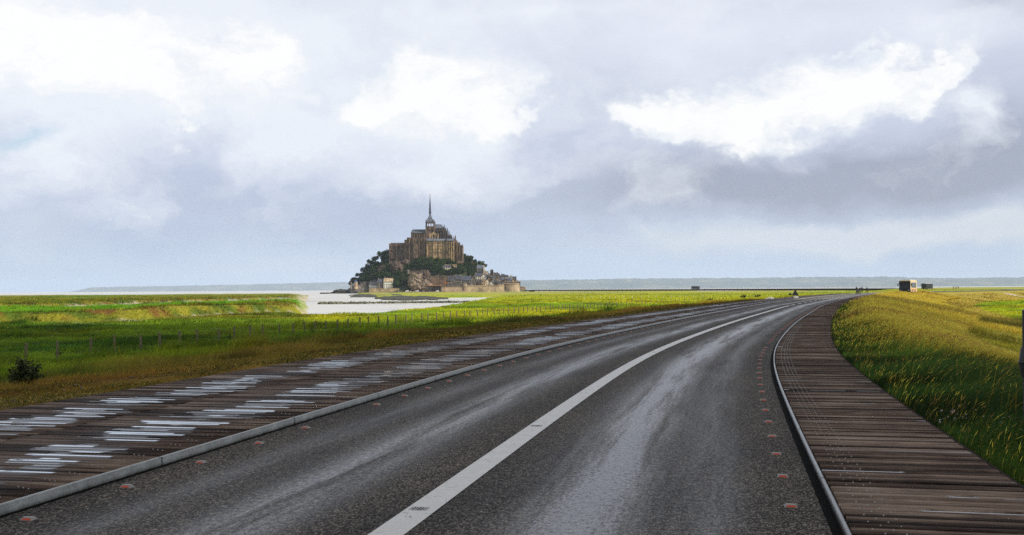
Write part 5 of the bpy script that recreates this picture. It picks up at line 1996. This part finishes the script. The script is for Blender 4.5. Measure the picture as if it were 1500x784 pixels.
regions = [  # polygon-ish boxes: (x0, x1, ytop(x0), ytop(x1), ybot, count, size, label, group)
    (514, 540, 419, 396, 417, 26, 8.5, 'dark tree low on the wooded west flank above the bastion', 'trees low on the west flank'),
    (538, 570, 397, 379, 412, 62, 9.5, 'dark dense tree on the steep wooded slope left of the abbey', 'trees on the slope left of the abbey'),
    (570, 598, 404, 400, 412, 26, 8.0, 'dark tree between the abbey crag and the white lower houses', 'trees under the west crag'),
    (576, 597, 412, 408, 423, 20, 8.0, 'dark tree right of the white houses and left of the pale cliff', 'trees beside the pale cliff'),
    (592, 636, 386, 382, 397, 50, 8.5, 'dark tree in the wood directly under the abbey\'s centre', 'trees under the abbey centre'),
    (634, 690, 383, 381, 388, 50, 7.5, 'dark tree in the band of wood under the lit abbey lodgings', 'trees under the lodgings'),
    (630, 648, 388, 389, 403, 18, 7.0, 'dark tree left of the dormered cream house', 'trees left of the cream house'),
    (661, 697, 388, 386, 402, 48, 8.0, 'dark tree right of the dormered cream house', 'trees right of the cream house'),
    (632, 664, 398, 398, 404, 28, 6.0, 'bushy tree in the row above the brown retaining wall', 'trees above the retaining wall'),
    (684, 696, 397, 395, 408, 14, 7.5, 'dark tree between the big hotel and the village church', 'trees above the hotel'),
    (664, 680, 375, 377, 381, 14, 7.0, 'dark tree hugging the abbey\'s east range', 'trees by the east range'),
]
for (a_, b_, t0, t1, yb, cnt, sz, lab, grp) in regions:
    for k in range(cnt):
        q_ = random.uniform(a_, b_)
        tt = t0 + (t1 - t0) * (q_ - a_) / (b_ - a_)
        py_ = random.uniform(tt, yb)
        tree(q_, py_, sz * random.uniform(.75, 1.2), lab, grp)
single = [(543, 389.5, 10, 'tree breaking the skyline lowest on the wooded west flank'), (549.5, 384.5, 11, 'round tree on the skyline, second up the west flank'),
          (558.5, 379.0, 12, 'big round tree on the skyline halfway up the west flank'), (565.5, 376.5, 12, 'tall tree on the skyline touching the abbey\'s west wing'),
          (683, 383, 10, 'tree on the skyline just right of the abbey'), (687.5, 386, 9, 'smaller tree on the skyline between abbey and village'),
          (704.0, 391.0, 10, 'round tree standing behind the church roof'), (708.5, 393.0, 8.5, 'tree at the right end of the church roof'),
          (616.5, 384, 9, 'tree climbing against the abbey\'s centre wall'), (624.5, 379, 10, 'tree filling the corner between centre block and lodgings'),
          (646.5, 380, 6.5, 'small tree rising against the lit lodging wall'), (667.5, 379.5, 8, 'tree hiding the foot of the abbey\'s east lodging'),
          (532, 399, 8.5, 'tree on the skyline above the square tower block'), (524, 406, 7, 'tree on the skyline just above the blue-roofed turret')]
for (q_, y_, sz, lab) in single:
    tree(q_, y_, sz, lab, 'trees seen against the sky or the abbey', 1.05)

# ------------------------------------------------------------------ causeway bridge
M_deck = mat('bridge_deck', col=(0.025, 0.023, 0.022), rough=.8)
M_pier = mat('bridge_steel', col=(0.04, 0.04, 0.04), rough=.6)
br = empty('causeway_bridge', (0, 0, 0), 0, 'long low dark causeway bridge on thin piers curving to the island', 'bridge')
S_END = float(CS[-3])
sweep([(-5.5, -.42), (-5.5, 0.04), (-3.0, 0.04), (-3.0, -.02), (3.0, -.02), (3.0, 0.04), (4.6, 0.04), (4.6, -.5), (3.5, -1.35), (-3.5, -1.35)], S_BRIDGE, S_END, 3, 'deck', M_deck, br)
for o_, nm in ((-5.4, 'railing'), (4.5, 'railing')):
    V = MB()
    sq = np.arange(S_BRIDGE, S_END, 4.0)
    xs_, ys_, _, _ = path(sq, o_)
    for k in range(len(sq) - 1):
        V.tube((xs_[k], ys_[k], 1.05), (xs_[k + 1], ys_[k + 1], 1.05), .07, .07, 4)
        V.tube((xs_[k], ys_[k], .16), (xs_[k + 1], ys_[k + 1], .16), .12, .12, 4)
        V.tube((xs_[k], ys_[k], .55), (xs_[k + 1], ys_[k + 1], .55), .03, .03, 4)
        V.box(xs_[k] - .04, xs_[k] + .04, ys_[k] - .04, ys_[k] + .04, 0, 1.05)
    V.build(nm, M_pier, br)
mb = MB()
mb.cyl(0, 0, -3.4, 0, .13, .13, 7)
me_p = mb.mesh('pier', M_pier)
for k, s in enumerate(np.arange(S_BRIDGE + 6, S_END - 4, 20.0)):
    x, y, tx, ty = path(s, 0)
    pr_ = MB()
    for o_ in (-3.6, 2.8):
        pr_.cyl(o_, 0, -3.6, -.4, .17, .17, 7)
    pr_.box(-4.4, 3.6, -.25, .25, -.85, -.45)
    o = pr_.build('pier', M_pier, br, loc=(float(x), float(y), 0))
    o.rotation_euler = (0, 0, math.atan2(-tx, ty))

# ------------------------------------------------------------------ fence of short posts on the meadow
M_post = noisy('weathered_post', (0.20, 0.165, 0.095), amt=0.5, scale=4, rough=.95, col2=(0.07, 0.05, 0.03))
M_wire = mat('fence_wire', col=(0.10, 0.10, 0.095), rough=.5, metal=.5)
FP = spline([(-44, 20), (-39, 38), (-34.5, 51), (-29.5, 63.8), (-20.2, 103.5), (-4.5, 158.6), (13, 212), (33.7, 268), (60, 325), (90, 380), (110, 410)], .5)
fl = np.concatenate([[0], np.cumsum(np.linalg.norm(np.diff(FP, axis=0), axis=1))])
fence = empty('post_fence', (0, 0, 0), 0, 'long wire fence on short wooden posts crossing the meadow left of the road', 'fence')
mb = MB()
mb.cyl(0, 0, -.35, 1.15, .080, .072, 8)
mb.cyl(0, 0, 1.15, 1.18, .072, .03, 8)
me_post = mb.mesh('post', M_post)
k = 0
s = float(np.interp(50, FP[:, 1], fl))
prev = None
wires = MB()
while s < fl[-1] and k < 98:
    x = float(np.interp(s, fl, FP[:, 0])) + random.uniform(-.15, .15)
    y = float(np.interp(s, fl, FP[:, 1]))
    z = gz_at(x, y)
    o = link('post', me_post, fence, (x, y, z + random.uniform(-.08, .06)))
    o.rotation_euler = (random.uniform(-.05, .05), random.uniform(-.05, .05), random.uniform(0, 6))
    g_ = 1.0 + .25 * random.random()
    o.scale = (g_, g_, 1.0)
    if prev:
        for hgt in (.35, .72):
            wires.tube((prev[0], prev[1], prev[2] + hgt), (x, y, z + hgt), .006, .006, 3)
    prev = (x, y, z)
    s += random.uniform(2.55, 3.0) if y < 250 else random.uniform(4.2, 5.4)
    k += 1
wires.build('wire', M_wire, fence)

# pale marker stakes further out on the yellow marsh
M_stake = mat('pale_stake', col=(0.70, 0.68, 0.60), rough=.7)
mb = MB()
mb.cyl(0, 0, -.2, .95, .07, .06, 6)
mb.cyl(0, 0, .95, 1.0, .06, .02, 6)
me_st = mb.mesh('marker_stake', M_stake)
for k in range(17):
    px__ = 845 + k * 11.5 + random.uniform(-2, 2)
    v__ = 436.5 - k * .18 + random.uniform(-.5, .5) - (HC + HS * (px__ - 750))
    Yq = (EYE - MARSH - .5) * F / v__
    xq = (px__ - 750) / F * Yq
    o = link('marker_stake', me_st, None, (xq, Yq, gz_at(xq, Yq)))
    tag(o, 'short pale stake on the bright marsh far beyond the fence', 'stake', 'pale stakes in rows on the bright marsh')

# ------------------------------------------------------------------ shrubs
M_shrub = noisy('shrub_leaf', (0.055, 0.075, 0.012), amt=.6, scale=6, rough=.85, col2=(0.005, 0.010, 0.003))


def shrub(x, y, z, w, h, lab, n_stem=14, n_leaf=46, lf=.05, seed=1, dark=None):
    r_ = random.Random(seed)
    root = empty('shrub', (x, y, z), 0, lab, 'shrub')
    st, lv = MB(), MB()
    for k in range(n_stem):
        a = r_.uniform(0, 6.28)
        rad = r_.uniform(.15, 1) * w * .5
        hh_ = h * r_.uniform(.35, 1.0) * (1 - .45 * (rad / (w * .5)) ** 2)
        p0 = Vector((r_.uniform(-.05, .05) * w, r_.uniform(-.05, .05) * w, -.05))
        p1 = Vector((rad * .45 * math.cos(a), rad * .45 * math.sin(a), hh_ * .5))
        p2 = Vector((rad * math.cos(a), rad * math.sin(a), hh_))
        st.tube(p0, p1, .018 * h, .010 * h, 4)
        st.tube(p1, p2, .010 * h, .004 * h, 4)
        for q_ in range(n_leaf):
            t_ = r_.uniform(.12, 1.02)
            p = p0.lerp(p1, t_ * 2) if t_ < .5 else p1.lerp(p2, t_ * 2 - 1)
            p = p + Vector((r_.gauss(0, .055), r_.gauss(0, .055), r_.gauss(0, .045))) * h
            A = Vector((r_.gauss(0, 1), r_.gauss(0, 1), r_.gauss(0, .6))).normalized()
            B = A.cross(Vector((r_.gauss(0, 1), r_.gauss(0, 1), r_.gauss(0, 1)))).normalized()
            s_ = lf * r_.uniform(.6, 1.3)
            lv.add([p - A * s_, p - B * s_ * .45, p + A * s_, p + B * s_ * .45], [(0, 1, 2, 3)])
    st.build('stem', M_bark, root)
    me = lv.mesh('foliage', M_shrub)
    link('foliage', me, root)
    return root


p = hit(38, 565)
kf = p.y / F
shrub(p.x, p.y, p.z, 50 * kf, 44 * kf, 'big dark leafy shrub on the verge at the left edge of the photo', 44, 75, .042 * p.y / 22, 3)
for (a_, b_, w_, h_, lab, sd) in ((457, 493, 20, 15, 'small dark bush by a fence post midway along the fence', 4), (505, 500, 34, 18, 'low spreading dark bush on the verge in front of the fence', 5),
                                  (338, 497, 12, 9, 'little thin bush beside the fence posts at the left', 6), (1090, 436.6, 13, 6, 'dark round bush on the verge left of the black triangular sign', 7),
                                  (1108, 435.6, 17, 5, 'low dark bush between the round bush and the triangular sign', 8), (1157, 433.5, 5, 4, 'tiny dark bush just left of the triangular sign', 9),
                                  (88, 521, 14, 6, 'tiny dark weed clump between the first two fence posts', 10), (1386, 450, 18, 10, 'dark bush on the right bank where the marsh opens', 11),
                                  (820, 472, 9, 5, 'dark tuft on the boardwalk\'s outer edge', 12), (1040, 440.5, 10, 4, 'tiny bush on the verge far left of the triangular sign', 13)):
    p = hit(a_, b_)
    kf = p.y / F
    shrub(p.x, p.y, p.z, w_ * kf, h_ * kf, lab, 12, 40, max(.035, .9 * kf), sd)

# pale stones on the verge
for k, (a_, b_, w_, h_, lab) in enumerate(((55, 563.5, 17, 4, 'flat pale stone lying right under the big dark shrub'), (73, 560, 15, 4.5, 'long whitish stone right of the dark shrub'),
                                          (120, 570, 5, 2.6, 'small white stone on the verge below the second fence post'), (22, 589, 13, 3.0, 'thin pale stone near the boardwalk edge at the far left'),
                                          (144, 551, 6, 3, 'small pale stone on the verge, farthest from the boardwalk'), (94, 573, 4.5, 2.4, 'tiny white pebble between the other verge stones'),
                                          (193, 554, 8, 2.5, 'greenish flat stone on the verge right of the others'), (112, 565, 14, 2.2, 'thin half-buried grey stone in the brown verge'),
                                          (104, 529, 14, 2.0, 'pale bare stone in the grass by the second fence post'))):
    p = hit(a_, b_)
    kf = p.y / F
    me = rock_mesh(w_ * kf / 2, w_ * kf / 2 * .8, h_ * kf * .75, k * 3.1, 2, .3)
    me.materials.append(M_pale if k != 6 else M_wallb)
    o = link('stone', me, None, (p.x, p.y, p.z + h_ * kf * .45))
    tag(o, lab, 'stone')

# clover flowers among the grass on the right
mb = MB()
for k in range(34):
    a_ = random.choice((random.gauss(1392, 14), random.gauss(1468, 16), random.gauss(1440, 30)))
    b_ = random.gauss(634, 9) if a_ > 1425 else random.gauss(627, 6)
    p = hit(min(a_, 1498), b_)
    z_ = p.z + random.uniform(.10, .2)
    for q_ in range(2):
        mb.cyl(p.x + random.gauss(0, .006), p.y + random.gauss(0, .006), z_ + random.gauss(0, .004), z_ + .010, .004, .006, 5)
tag(mb.build('clover_flowers', mat('clover_white', col=(.75, .68, .66), rough=.8)), 'small white clover flowers low in the grass by the right boardwalk', 'flowers', kind='stuff')

# dark post cut by the right edge
p = pix(1506, 600, 11.5)
gzp = gz_at(p.x, p.y)
root = empty('dark_post', (p.x, p.y, gzp), 0, 'dark post standing in the tall grass, cut off by the right edge', 'post')
_, zt = at(1500, 455, 11.5)
mb = MB()
mb.cyl(0, 0, -.3, zt - gzp, .075, .07, 10)
mb.cyl(0, 0, zt - gzp, zt - gzp + .03, .07, .03, 10)
mb.build('shaft', M_mark, root)
mb = MB()
zz_ = 1.65 - (531 - 419) / F * 11.5 - gzp
mb.cyl(0, 0, zz_ - .17, zz_, .085, .115, 12)
mb.cyl(0, 0, zz_, zz_ + .17, .115, .085, 12)
mb.build('collar', M_mark, root)

# ------------------------------------------------------------------ triangular sign and weights
def on_road(px_, py_, zz=0.0):
    v__ = py_ - (HC + HS * (px_ - 750))
    Yq = (EYE - zz) * F / v__
    return (px_ - 750) / F * Yq, Yq


x, y = on_road(1164.5, 436.8, .05)
k = y / F
M_sblk = mat('sign_back', col=(0.03, 0.03, 0.032), rough=.6)
M_bag = noisy('white_sandbag', (0.62, 0.61, 0.58), scale=5, rough=.9)
sg = empty('triangular_sign', (x, y, .06), R(-8), 'black triangular temporary road sign standing at the left road edge', 'sign')
zt0, zt1 = (436.8 - 433.2) * k, (436.8 - 425.0) * k
hw = 5.2 * k
mb = MB()
mb.prism_y([(-hw, zt0), (hw, zt0), (.05, zt1), (-.05, zt1)], -.02, .02)
mb.build('sign_plate', M_sblk, sg)
mb = MB()
for sx in (-1, 1):
    mb.tube((sx * hw * .5, 0, zt0 + .05), (sx * hw * .8, -.25, 0), .025, .025, 6)
    mb.tube((sx * hw * .5, 0, zt0 + .05), (sx * hw * .8, .35, 0), .025, .025, 6)
mb.build('stand', M_pier, sg)


def bag(x, y, w, h, lab, tip=False):
    bm = bmesh.new()
    bmesh.ops.create_cube(bm, size=1)
    bmesh.ops.subdivide_edges(bm, edges=bm.edges[:], cuts=3, use_grid_fill=True)
    for v in bm.verts:
        q_ = v.co
        e = 1 - .55 * max(0, abs(q_.x) * 2 - .55) - .25 * (abs(q_.y) * 2) ** 3 * .5
        v.co = Vector((q_.x * w, q_.y * w * .5 * (1 - .2 * abs(q_.x)), (q_.z + .5) * h * e + .03 * h * math.sin(q_.x * 14)))
    me = bpy.data.meshes.new('bag')
    bm.to_mesh(me)
    bm.free()
    me.materials.append(M_bag)
    o = link('sandbag', me, None, (x, y, .071))
    tag(o, lab, 'sandbag')


bag(x, y - .3, 6.5 * k, 2.6 * k, 'whitish sandbag lying at the foot of the triangular sign')
x2, y2 = on_road(1128.5, 437.6, .08)
bag(x2, y2, 8 * y2 / F, 2.4 * y2 / F, 'white sandbag lying on the boardwalk left of the triangular sign')
x3, y3 = on_road(1122.5, 437.9, .08)
bag(x3, y3, 3.5 * y3 / F, 1.3 * y3 / F, 'smaller pale sandbag beside the white one left of the sign')

# ------------------------------------------------------------------ people
def person_mesh(pose, shirt, trousers, skin, hair):
    """one skinned body; clothing as material zones on the same continuous surface"""
    st = pose.get('step', .18)
    arm = pose.get('arm', .1)
    J = [((0, 0, .96), .125), ((0, 0, 1.10), .125), ((0, .01, 1.30), .155), ((0, .01, 1.43), .11), ((0, .01, 1.50), .055), ((0, 0, 1.56), .075), ((0, -.01, 1.64), .098), ((0, 0, 1.72), .075),
         ((.10, 0, .90), .095), ((.12, -st * .5, .50), .065), ((.12, -st * .4, .10), .045), ((.12, -st * .4 - .14, .04), .035),
         ((-.10, 0, .90), .095), ((-.12, st * .5, .50), .065), ((-.12, st, .11), .045), ((-.12, st - .13, .05), .035),
         ((.20, .01, 1.40), .060), ((.25, .03, 1.14), .045), ((.24, -.06 - arm, .93), .034), ((.235, -.10 - arm, .84), .030),
         ((-.20, .01, 1.40), .060), ((-.25, .03, 1.14), .045), ((-.24, .02 + pose.get('arm2', -.05), .92), .034), ((-.235, -.01 + pose.get('arm2', -.05), .83), .030)]
    E_ = [(0, 1), (1, 2), (2, 3), (3, 4), (4, 5), (5, 6), (6, 7), (0, 8), (8, 9), (9, 10), (10, 11), (0, 12), (12, 13), (13, 14), (14, 15), (3, 16), (16, 17), (17, 18), (18, 19), (3, 20), (20, 21), (21, 22), (22, 23)]
    me = bpy.data.meshes.new('person_cage')
    me.from_pydata([j[0] for j in J], E_, [])
    o = bpy.data.objects.new('person_cage', me)
    COL.objects.link(o)
    sk = o.modifiers.new('s', 'SKIN')
    for k_, (v, j) in enumerate(zip(me.skin_vertices[0].data, J)):
        v.radius = (j[1], j[1] * (.72 if k_ in (1, 2, 3) else 1.0))
        v.use_root = (k_ == 0)
    o.modifiers.new('d', 'SUBSURF').levels = 1
    dg = bpy.context.evaluated_depsgraph_get()
    out = bpy.data.meshes.new_from_object(o.evaluated_get(dg))
    bpy.data.objects.remove(o)
    out.materials.clear()
    for m in (shirt, trousers, skin, hair):
        out.materials.append(m)
    for pl in out.polygons:
        c = pl.center
        mi = 0 if c.z > .93 else 1
        if abs(c.x) > .19 and c.z < .9:
            mi = 2
        if c.z > 1.5:
            mi = 3 if (c.z > 1.68 or c.y > .02) else 2
        if c.z < .08:
            mi = 3
        pl.material_index = mi
        pl.use_smooth = True
    return out


cm = {n_: mat('cloth_' + n_, col=c, rough=.85) for n_, c in dict(black=(.015, .015, .018), navy=(.03, .04, .09), red=(.45, .03, .03), white=(.7, .7, .7), grey=(.12, .12, .13), blue=(.06, .12, .32), jeans=(.05, .07, .13), khaki=(.25, .20, .12)).items()}
M_skin = mat('skin', col=(.42, .25, .17), rough=.6)
M_hair = mat('dark_hair', col=(.03, .02, .015), rough=.7)
pm = [person_mesh(dict(step=.22, arm=.12), cm['black'], cm['black'], M_skin, M_hair), person_mesh(dict(step=.05, arm=.02), cm['black'], cm['jeans'], M_skin, M_hair),
      person_mesh(dict(step=.30, arm=.18, arm2=.12), cm['navy'], cm['black'], M_skin, M_hair), person_mesh(dict(step=.15, arm=.25, arm2=-.25), cm['black'], cm['grey'], M_skin, M_hair),
      person_mesh(dict(step=.2, arm=.1), cm['red'], cm['jeans'], M_skin, M_hair), person_mesh(dict(step=.2, arm=.1), cm['white'], cm['navy'], M_skin, M_hair), person_mesh(dict(step=.1, arm=.1), cm['blue'], cm['khaki'], M_skin, M_hair)]


def person(me, x, y, z, rz, lab, sc=1.0, group=None):
    o = link('person', me, None, (x, y, z))
    o.rotation_euler = (0, 0, rz)
    o.scale = (sc, sc, sc)
    tag(o, lab, 'person', group)
    return o


for (a_, b_, h_, mi, rz, lab) in ((1254.6, 430.0, 11.2, 3, 2.4, 'person in dark clothes bent slightly over a pushchair on the road'), (1259.4, 429.4, 9.8, 1, .2, 'person in black standing between the pushchair and the taller pair member'),
                                  (1262.2, 429.2, 10.4, 2, 2.8, 'tall person in dark jacket walking, third from the left of the road group'), (1269.6, 429.4, 10.0, 0, .4, 'person in black standing alone on the road, right of the group')):
    x, y = on_road(a_, b_ + .7)
    person(pm[mi], x, y, 0.0, rz, lab, min(1.15, h_ * y / F / 1.78))
# pushchair
x, y = on_road(1256.6, 431.0)
pc = empty('pushchair', (x, y, 0), .5, 'dark pushchair with small pale wheels beside the people on the road', 'pushchair')
mb = MB()
mb.prism_x([(-.35, .45), (.15, .38), (.42, 1.0), (.25, 1.05), (.0, .62), (-.35, .62)], -.24, .24)
mb.build('seat', cm['black'], pc)
mb = MB()
for sx in (-.24, .24):
    mb.tube((sx, .45, 1.05), (sx, -.35, .12), .018, .018, 5)
    mb.tube((sx, .40, .12), (sx, -.1, .62), .018, .018, 5)
mb.tube((-.24, .45, 1.05), (.24, .45, 1.05), .018, .018, 5)
mb.build('frame', M_pier, pc)
for sx in (-.26, .26):
    for sy in (-.36, .42):
        mb = MB()
        mb.tube((sx - .02, sy, .13), (sx + .02, sy, .13), .13, .13, 12)
        mb.build('wheel', cm['grey'], pc)

for k, (a_, top_, mi, lab) in enumerate(((1396.0, 418.3, 4, 'person in a red top, leftmost of the four walkers right of the far bus'), (1398.8, 418.6, 0, 'person in black second from the left of the four far walkers'),
                                        (1401.0, 418.4, 2, 'person in navy second from the right of the four far walkers'), (1403.4, 418.6, 1, 'person in dark clothes, rightmost of the four far walkers'))):
    y = 580
    x = (a_ - 750) / F * y
    _, z1 = at(a_, top_, y)
    zg = max(gz_at(x, y), z1 - 1.72)
    person(pm[mi], x, y, gz_at(x, y), random.uniform(0, 6), lab, 1.0)
for k, (a_, y, mi, lab) in enumerate(((1281.6, 420, 4, 'tiny person in red on the marsh path between the road group and the front bus'), (1284.4, 420, 6, 'tiny person beside the red one, left of the front bus'),
                                      (1293.2, 400, 0, 'lone tiny dark person just left of the front bus'))):
    x = (a_ - 750) / F * y
    person(pm[mi], x, y, gz_at(x, y), 1 + k, lab)
for k, a_ in enumerate((789, 791.6, 804.3, 808.4, 863.4, 875.4, 884.6, 887.2, 730, 722, 716.5, 711, 735, 741, 727.5)):
    # find the bridge point at this bearing
    tt = (a_ - 750) / F
    sl = CL[:, 0] / np.maximum(CL[:, 1], 1)
    idx = [i for i in range(len(CL)) if CL[i, 1] > 1000]
    i = min(idx, key=lambda q_: abs(sl[q_] - tt))
    x, y, _, _ = path(CS[i], -4.2)
    person(pm[(k * 3) % 7], float(x), float(y), .04, k, ('tiny figure walking on the causeway bridge right of the island' if a_ > 760 else 'tiny figure on the causeway bridge in front of the long rampart'), 1.0,
           'walkers on the open causeway bridge' if a_ > 760 else 'walkers on the bridge before the rampart')


# ------------------------------------------------------------------ buses and cars
M_bblack = mat('bus_dark_paint', col=(.018, .018, .022), rough=.3)
M_bside = mat('bus_cream_panel', col=(.62, .50, .30), rough=.5)
M_bwood = mat('bus_wood_panel', col=(.52, .26, .11), rough=.5)
M_broof = mat('bus_roof', col=(.45, .44, .42), rough=.5)
M_glass = mat('window_glass', col=(.02, .025, .03), rough=.08)
M_tyre = mat('tyre', col=(.015, .015, .015), rough=.8)
M_lamp = mat('lamp_glass', col=(.6, .6, .55), rough=.2)


def bus(x, y, z, rz, lab, L=11.5, front=M_bblack, side=M_bside, low=M_bwood, H=3.05, glassy=False):
    """front faces local -Y"""
    r = empty('shuttle_bus', (x, y, z), rz, lab, 'bus')
    W = 1.27
    mb = MB()
    mb.prism_x([(0, .38), (0, 1.2), (.10, H - .35), (.35, H), (L - .35, H), (L - .1, H - .35), (L, 1.2), (L, .38)], -W, W)
    mb.build('body', front if glassy else side, r)
    mb = MB()
    for sx in (-1, 1):
        xa, xb = sorted((sx * W, sx * (W + .02)))
        mb.box(xa, xb, .9, L - .9, .42, 1.15)
    mb.build('lower_panel', low, r)
    mb = MB()
    mb.box(-W - .005, W + .005, -.03, .55, .36, H - .12, taper=0.03)
    mb.build('front_mask', M_bblack, r)
    mb = MB()
    mb.add([(-1.15, -.05, 1.15), (1.15, -.05, 1.15), (1.08, .02, 2.62), (-1.08, .02, 2.62), (-1.15, .0, 1.15), (1.15, .0, 1.15), (1.08, .06, 2.62), (-1.08, .06, 2.62)],
           [(0, 1, 2, 3), (4, 7, 6, 5), (0, 4, 5, 1), (1, 5, 6, 2), (2, 6, 7, 3), (3, 7, 4, 0)])
    mb.build('windscreen', M_glass, r)
    n_ = 5
    for sx in (-1, 1):
        for k in range(n_):
            ya = 1.0 + k * (L - 2.0) / n_
            mb = MB()
            xa, xb = sorted((sx * W, sx * (W + .03)))
            mb.box(xa, xb, ya + .08, ya + (L - 2.0) / n_ - .08, 1.35, 2.55)
            mb.build('window', M_glass, r)
    mb = MB()
    mb.box(-1.05, 1.05, .4, L - .4, H, H + .16, taper=.06)
    mb.build('roof_unit', M_broof, r)
    for sx in (-1, 1):
        for yy in (2.3, L - 2.6):
            mb = MB()
            mb.tube((sx * (W - .28), yy, .47), (sx * (W + .03), yy, .47), .47, .47, 16)
            w__ = mb.build('wheel', M_tyre, r)
            mb = MB()
            mb.tube((sx * (W - .1), yy, .47), (sx * (W + .05), yy, .47), .24, .2, 10)
            mb.build('rim', M_broof, w__)
        mb = MB()
        mb.tube((sx * .92, -.06, .75), (sx * .92, 0, .75), .13, .13, 10)
        mb.build('headlight', M_lamp, r)
        mb = MB()
        mb.tube((sx * 1.2, .1, 2.5), (sx * 1.5, -.1, 2.3), .03, .03, 5)
        mb.box(sx * 1.5 - .1, sx * 1.5 + .1, -.16, -.06, 1.75, 2.3)
        mb.build('mirror', M_bblack, r)
    return r


x, y = 92.0, 240.0
bus(x, y, .0, R(-31.5), 'nearest shuttle bus, dark front and cream side with orange lower panel, on the bend', 8.2)
bx_, by_ = (1352.5 - 750) / F * 545, 545.0
bus(bx_, by_, 0, R(-50), 'dark-sided shuttle bus further along the road, right of the nearest bus', 7.5, side=M_bblack, low=M_bblack, glassy=True)
tt = (1018 - 750) / F
i = min([i for i in range(len(CL)) if CL[i, 1] > 900], key=lambda q_: abs(CL[q_, 0] / CL[q_, 1] - tt))
bus(float(CL[i, 0]) + 3, float(CL[i, 1]) - 4, .02, math.atan2(-T_[i, 0], T_[i, 1]) + 0, 'small dark shuttle bus driving on the causeway bridge', 11, side=M_bblack, low=M_broof, glassy=True, H=3.3)


def car(x, y, z, rz, m, lab, van=False):
    r = empty('parked_van' if van else 'parked_car', (x, y, z), rz, lab, 'van' if van else 'car', 'vehicles parked at the foot of the cliff')
    mb = MB()
    if van:
        prof = [(-2.6, .35), (-2.6, 1.1), (-2.2, 1.35), (-1.7, 2.2), (2.6, 2.3), (2.7, .35)]
        gl = [(-2.05, 1.4), (-1.65, 2.0), (-.6, 2.0), (-.6, 1.4)]
    else:
        prof = [(-2.1, .3), (-2.15, .75), (-1.2, .95), (-.55, 1.45), (.9, 1.48), (1.7, 1.0), (2.1, .95), (2.15, .3)]
        gl = [(-1.0, .97), (-.5, 1.38), (.85, 1.4), (1.45, 1.0)]
    mb.prism_y([(a, b) for a, b in prof], -.85, .85)
    mb.build('body', m, r)
    mb = MB()
    mb.prism_y(gl, -.87, .87)
    mb.build('window', M_glass, r)
    for a in (-1.35, 1.35):
        for b in (-.8, .8):
            mb = MB()
            mb.tube((a, b - .1, .32), (a, b + .1, .32), .32, .32, 12)
            mb.build('wheel', M_tyre, r)


M_cw = mat('car_white', col=(.75, .75, .75), rough=.3)
M_cb = mat('car_blue', col=(.03, .07, .30), rough=.3)
M_cs = mat('car_silver', col=(.45, .46, .48), rough=.3, metal=.5)
for (a_, m, rz, lab, van) in ((596.0, M_cw, .1, 'white van parked leftmost at the foot of the pale cliff', True), (601.2, M_cw, -.1, 'white car parked second from the left under the cliff', False),
                             (606.4, M_cs, .2, 'silver car parked in the middle of the row under the cliff', False), (610.6, M_cw, .0, 'white van parked just left of the blue car', True),
                             (615.6, M_cb, .1, 'blue car parked at the right end of the row under the cliff', False), (620.2, M_cs, .0, 'grey car parked alone just left of the orange-roofed pavilion', False),
                             (640.4, M_cw, .0, 'white van parked inside the front of the orange-roofed pavilion', True)):
    y = 1571.0
    x, z = at(a_, 427.6, y)
    car(x, y, z, rz, m, lab, van)
# gravel apron the vehicles stand on
mb = MB()
xa, za = at(586, 427.9, 1571)
xb, _ = at(684, 427.9, 1571)
mb.box(xa, xb, 1566, 1590, -5, at(620, 427.6, 1571)[1])
tag(mb.build('quay', M_tan), kind='structure')

# ------------------------------------------------------------------ unseen cloud mesh, added between the sun and the near meadow to shade it
shadow_at = [(-70, 40, 95, 62), (-10, 15, 70, 50), (-120, 70, 90, 55), (-16, 34, 26, 50), (86, 112, 50, 26), (-35, 95, 80, 38), (-2, 92, 34, 30), (10, 4, 26, 12)]
CH = 520.0
offx, offy = sdir.x / sdir.z * CH, sdir.y / sdir.z * CH
mb = MB()
for k, (cx_, cy_, rx, ry) in enumerate(shadow_at):
    for q_ in range(9):
        a = random.uniform(0, 6.28)
        rr_ = random.uniform(0, .75)
        ux, uy = cx_ + rx * rr_ * math.cos(a), cy_ + ry * rr_ * math.sin(a)
        rm = rock_mesh(rx * random.uniform(.3, .5), ry * random.uniform(.35, .55), random.uniform(12, 20), k * 9 + q_, 3, .5, 1.6)
        mb.add([(v.co.x + ux + offx, v.co.y + uy + offy, v.co.z + CH + random.uniform(-.1, .1)) for v in rm.vertices], [tuple(p.vertices) for p in rm.polygons])
        bpy.data.meshes.remove(rm)
cl_ = mb.build('cloud', mat('shade_cloud_grey', col=(.8, .8, .82), rough=1.0), smooth=True)
tag(cl_, kind='stuff')
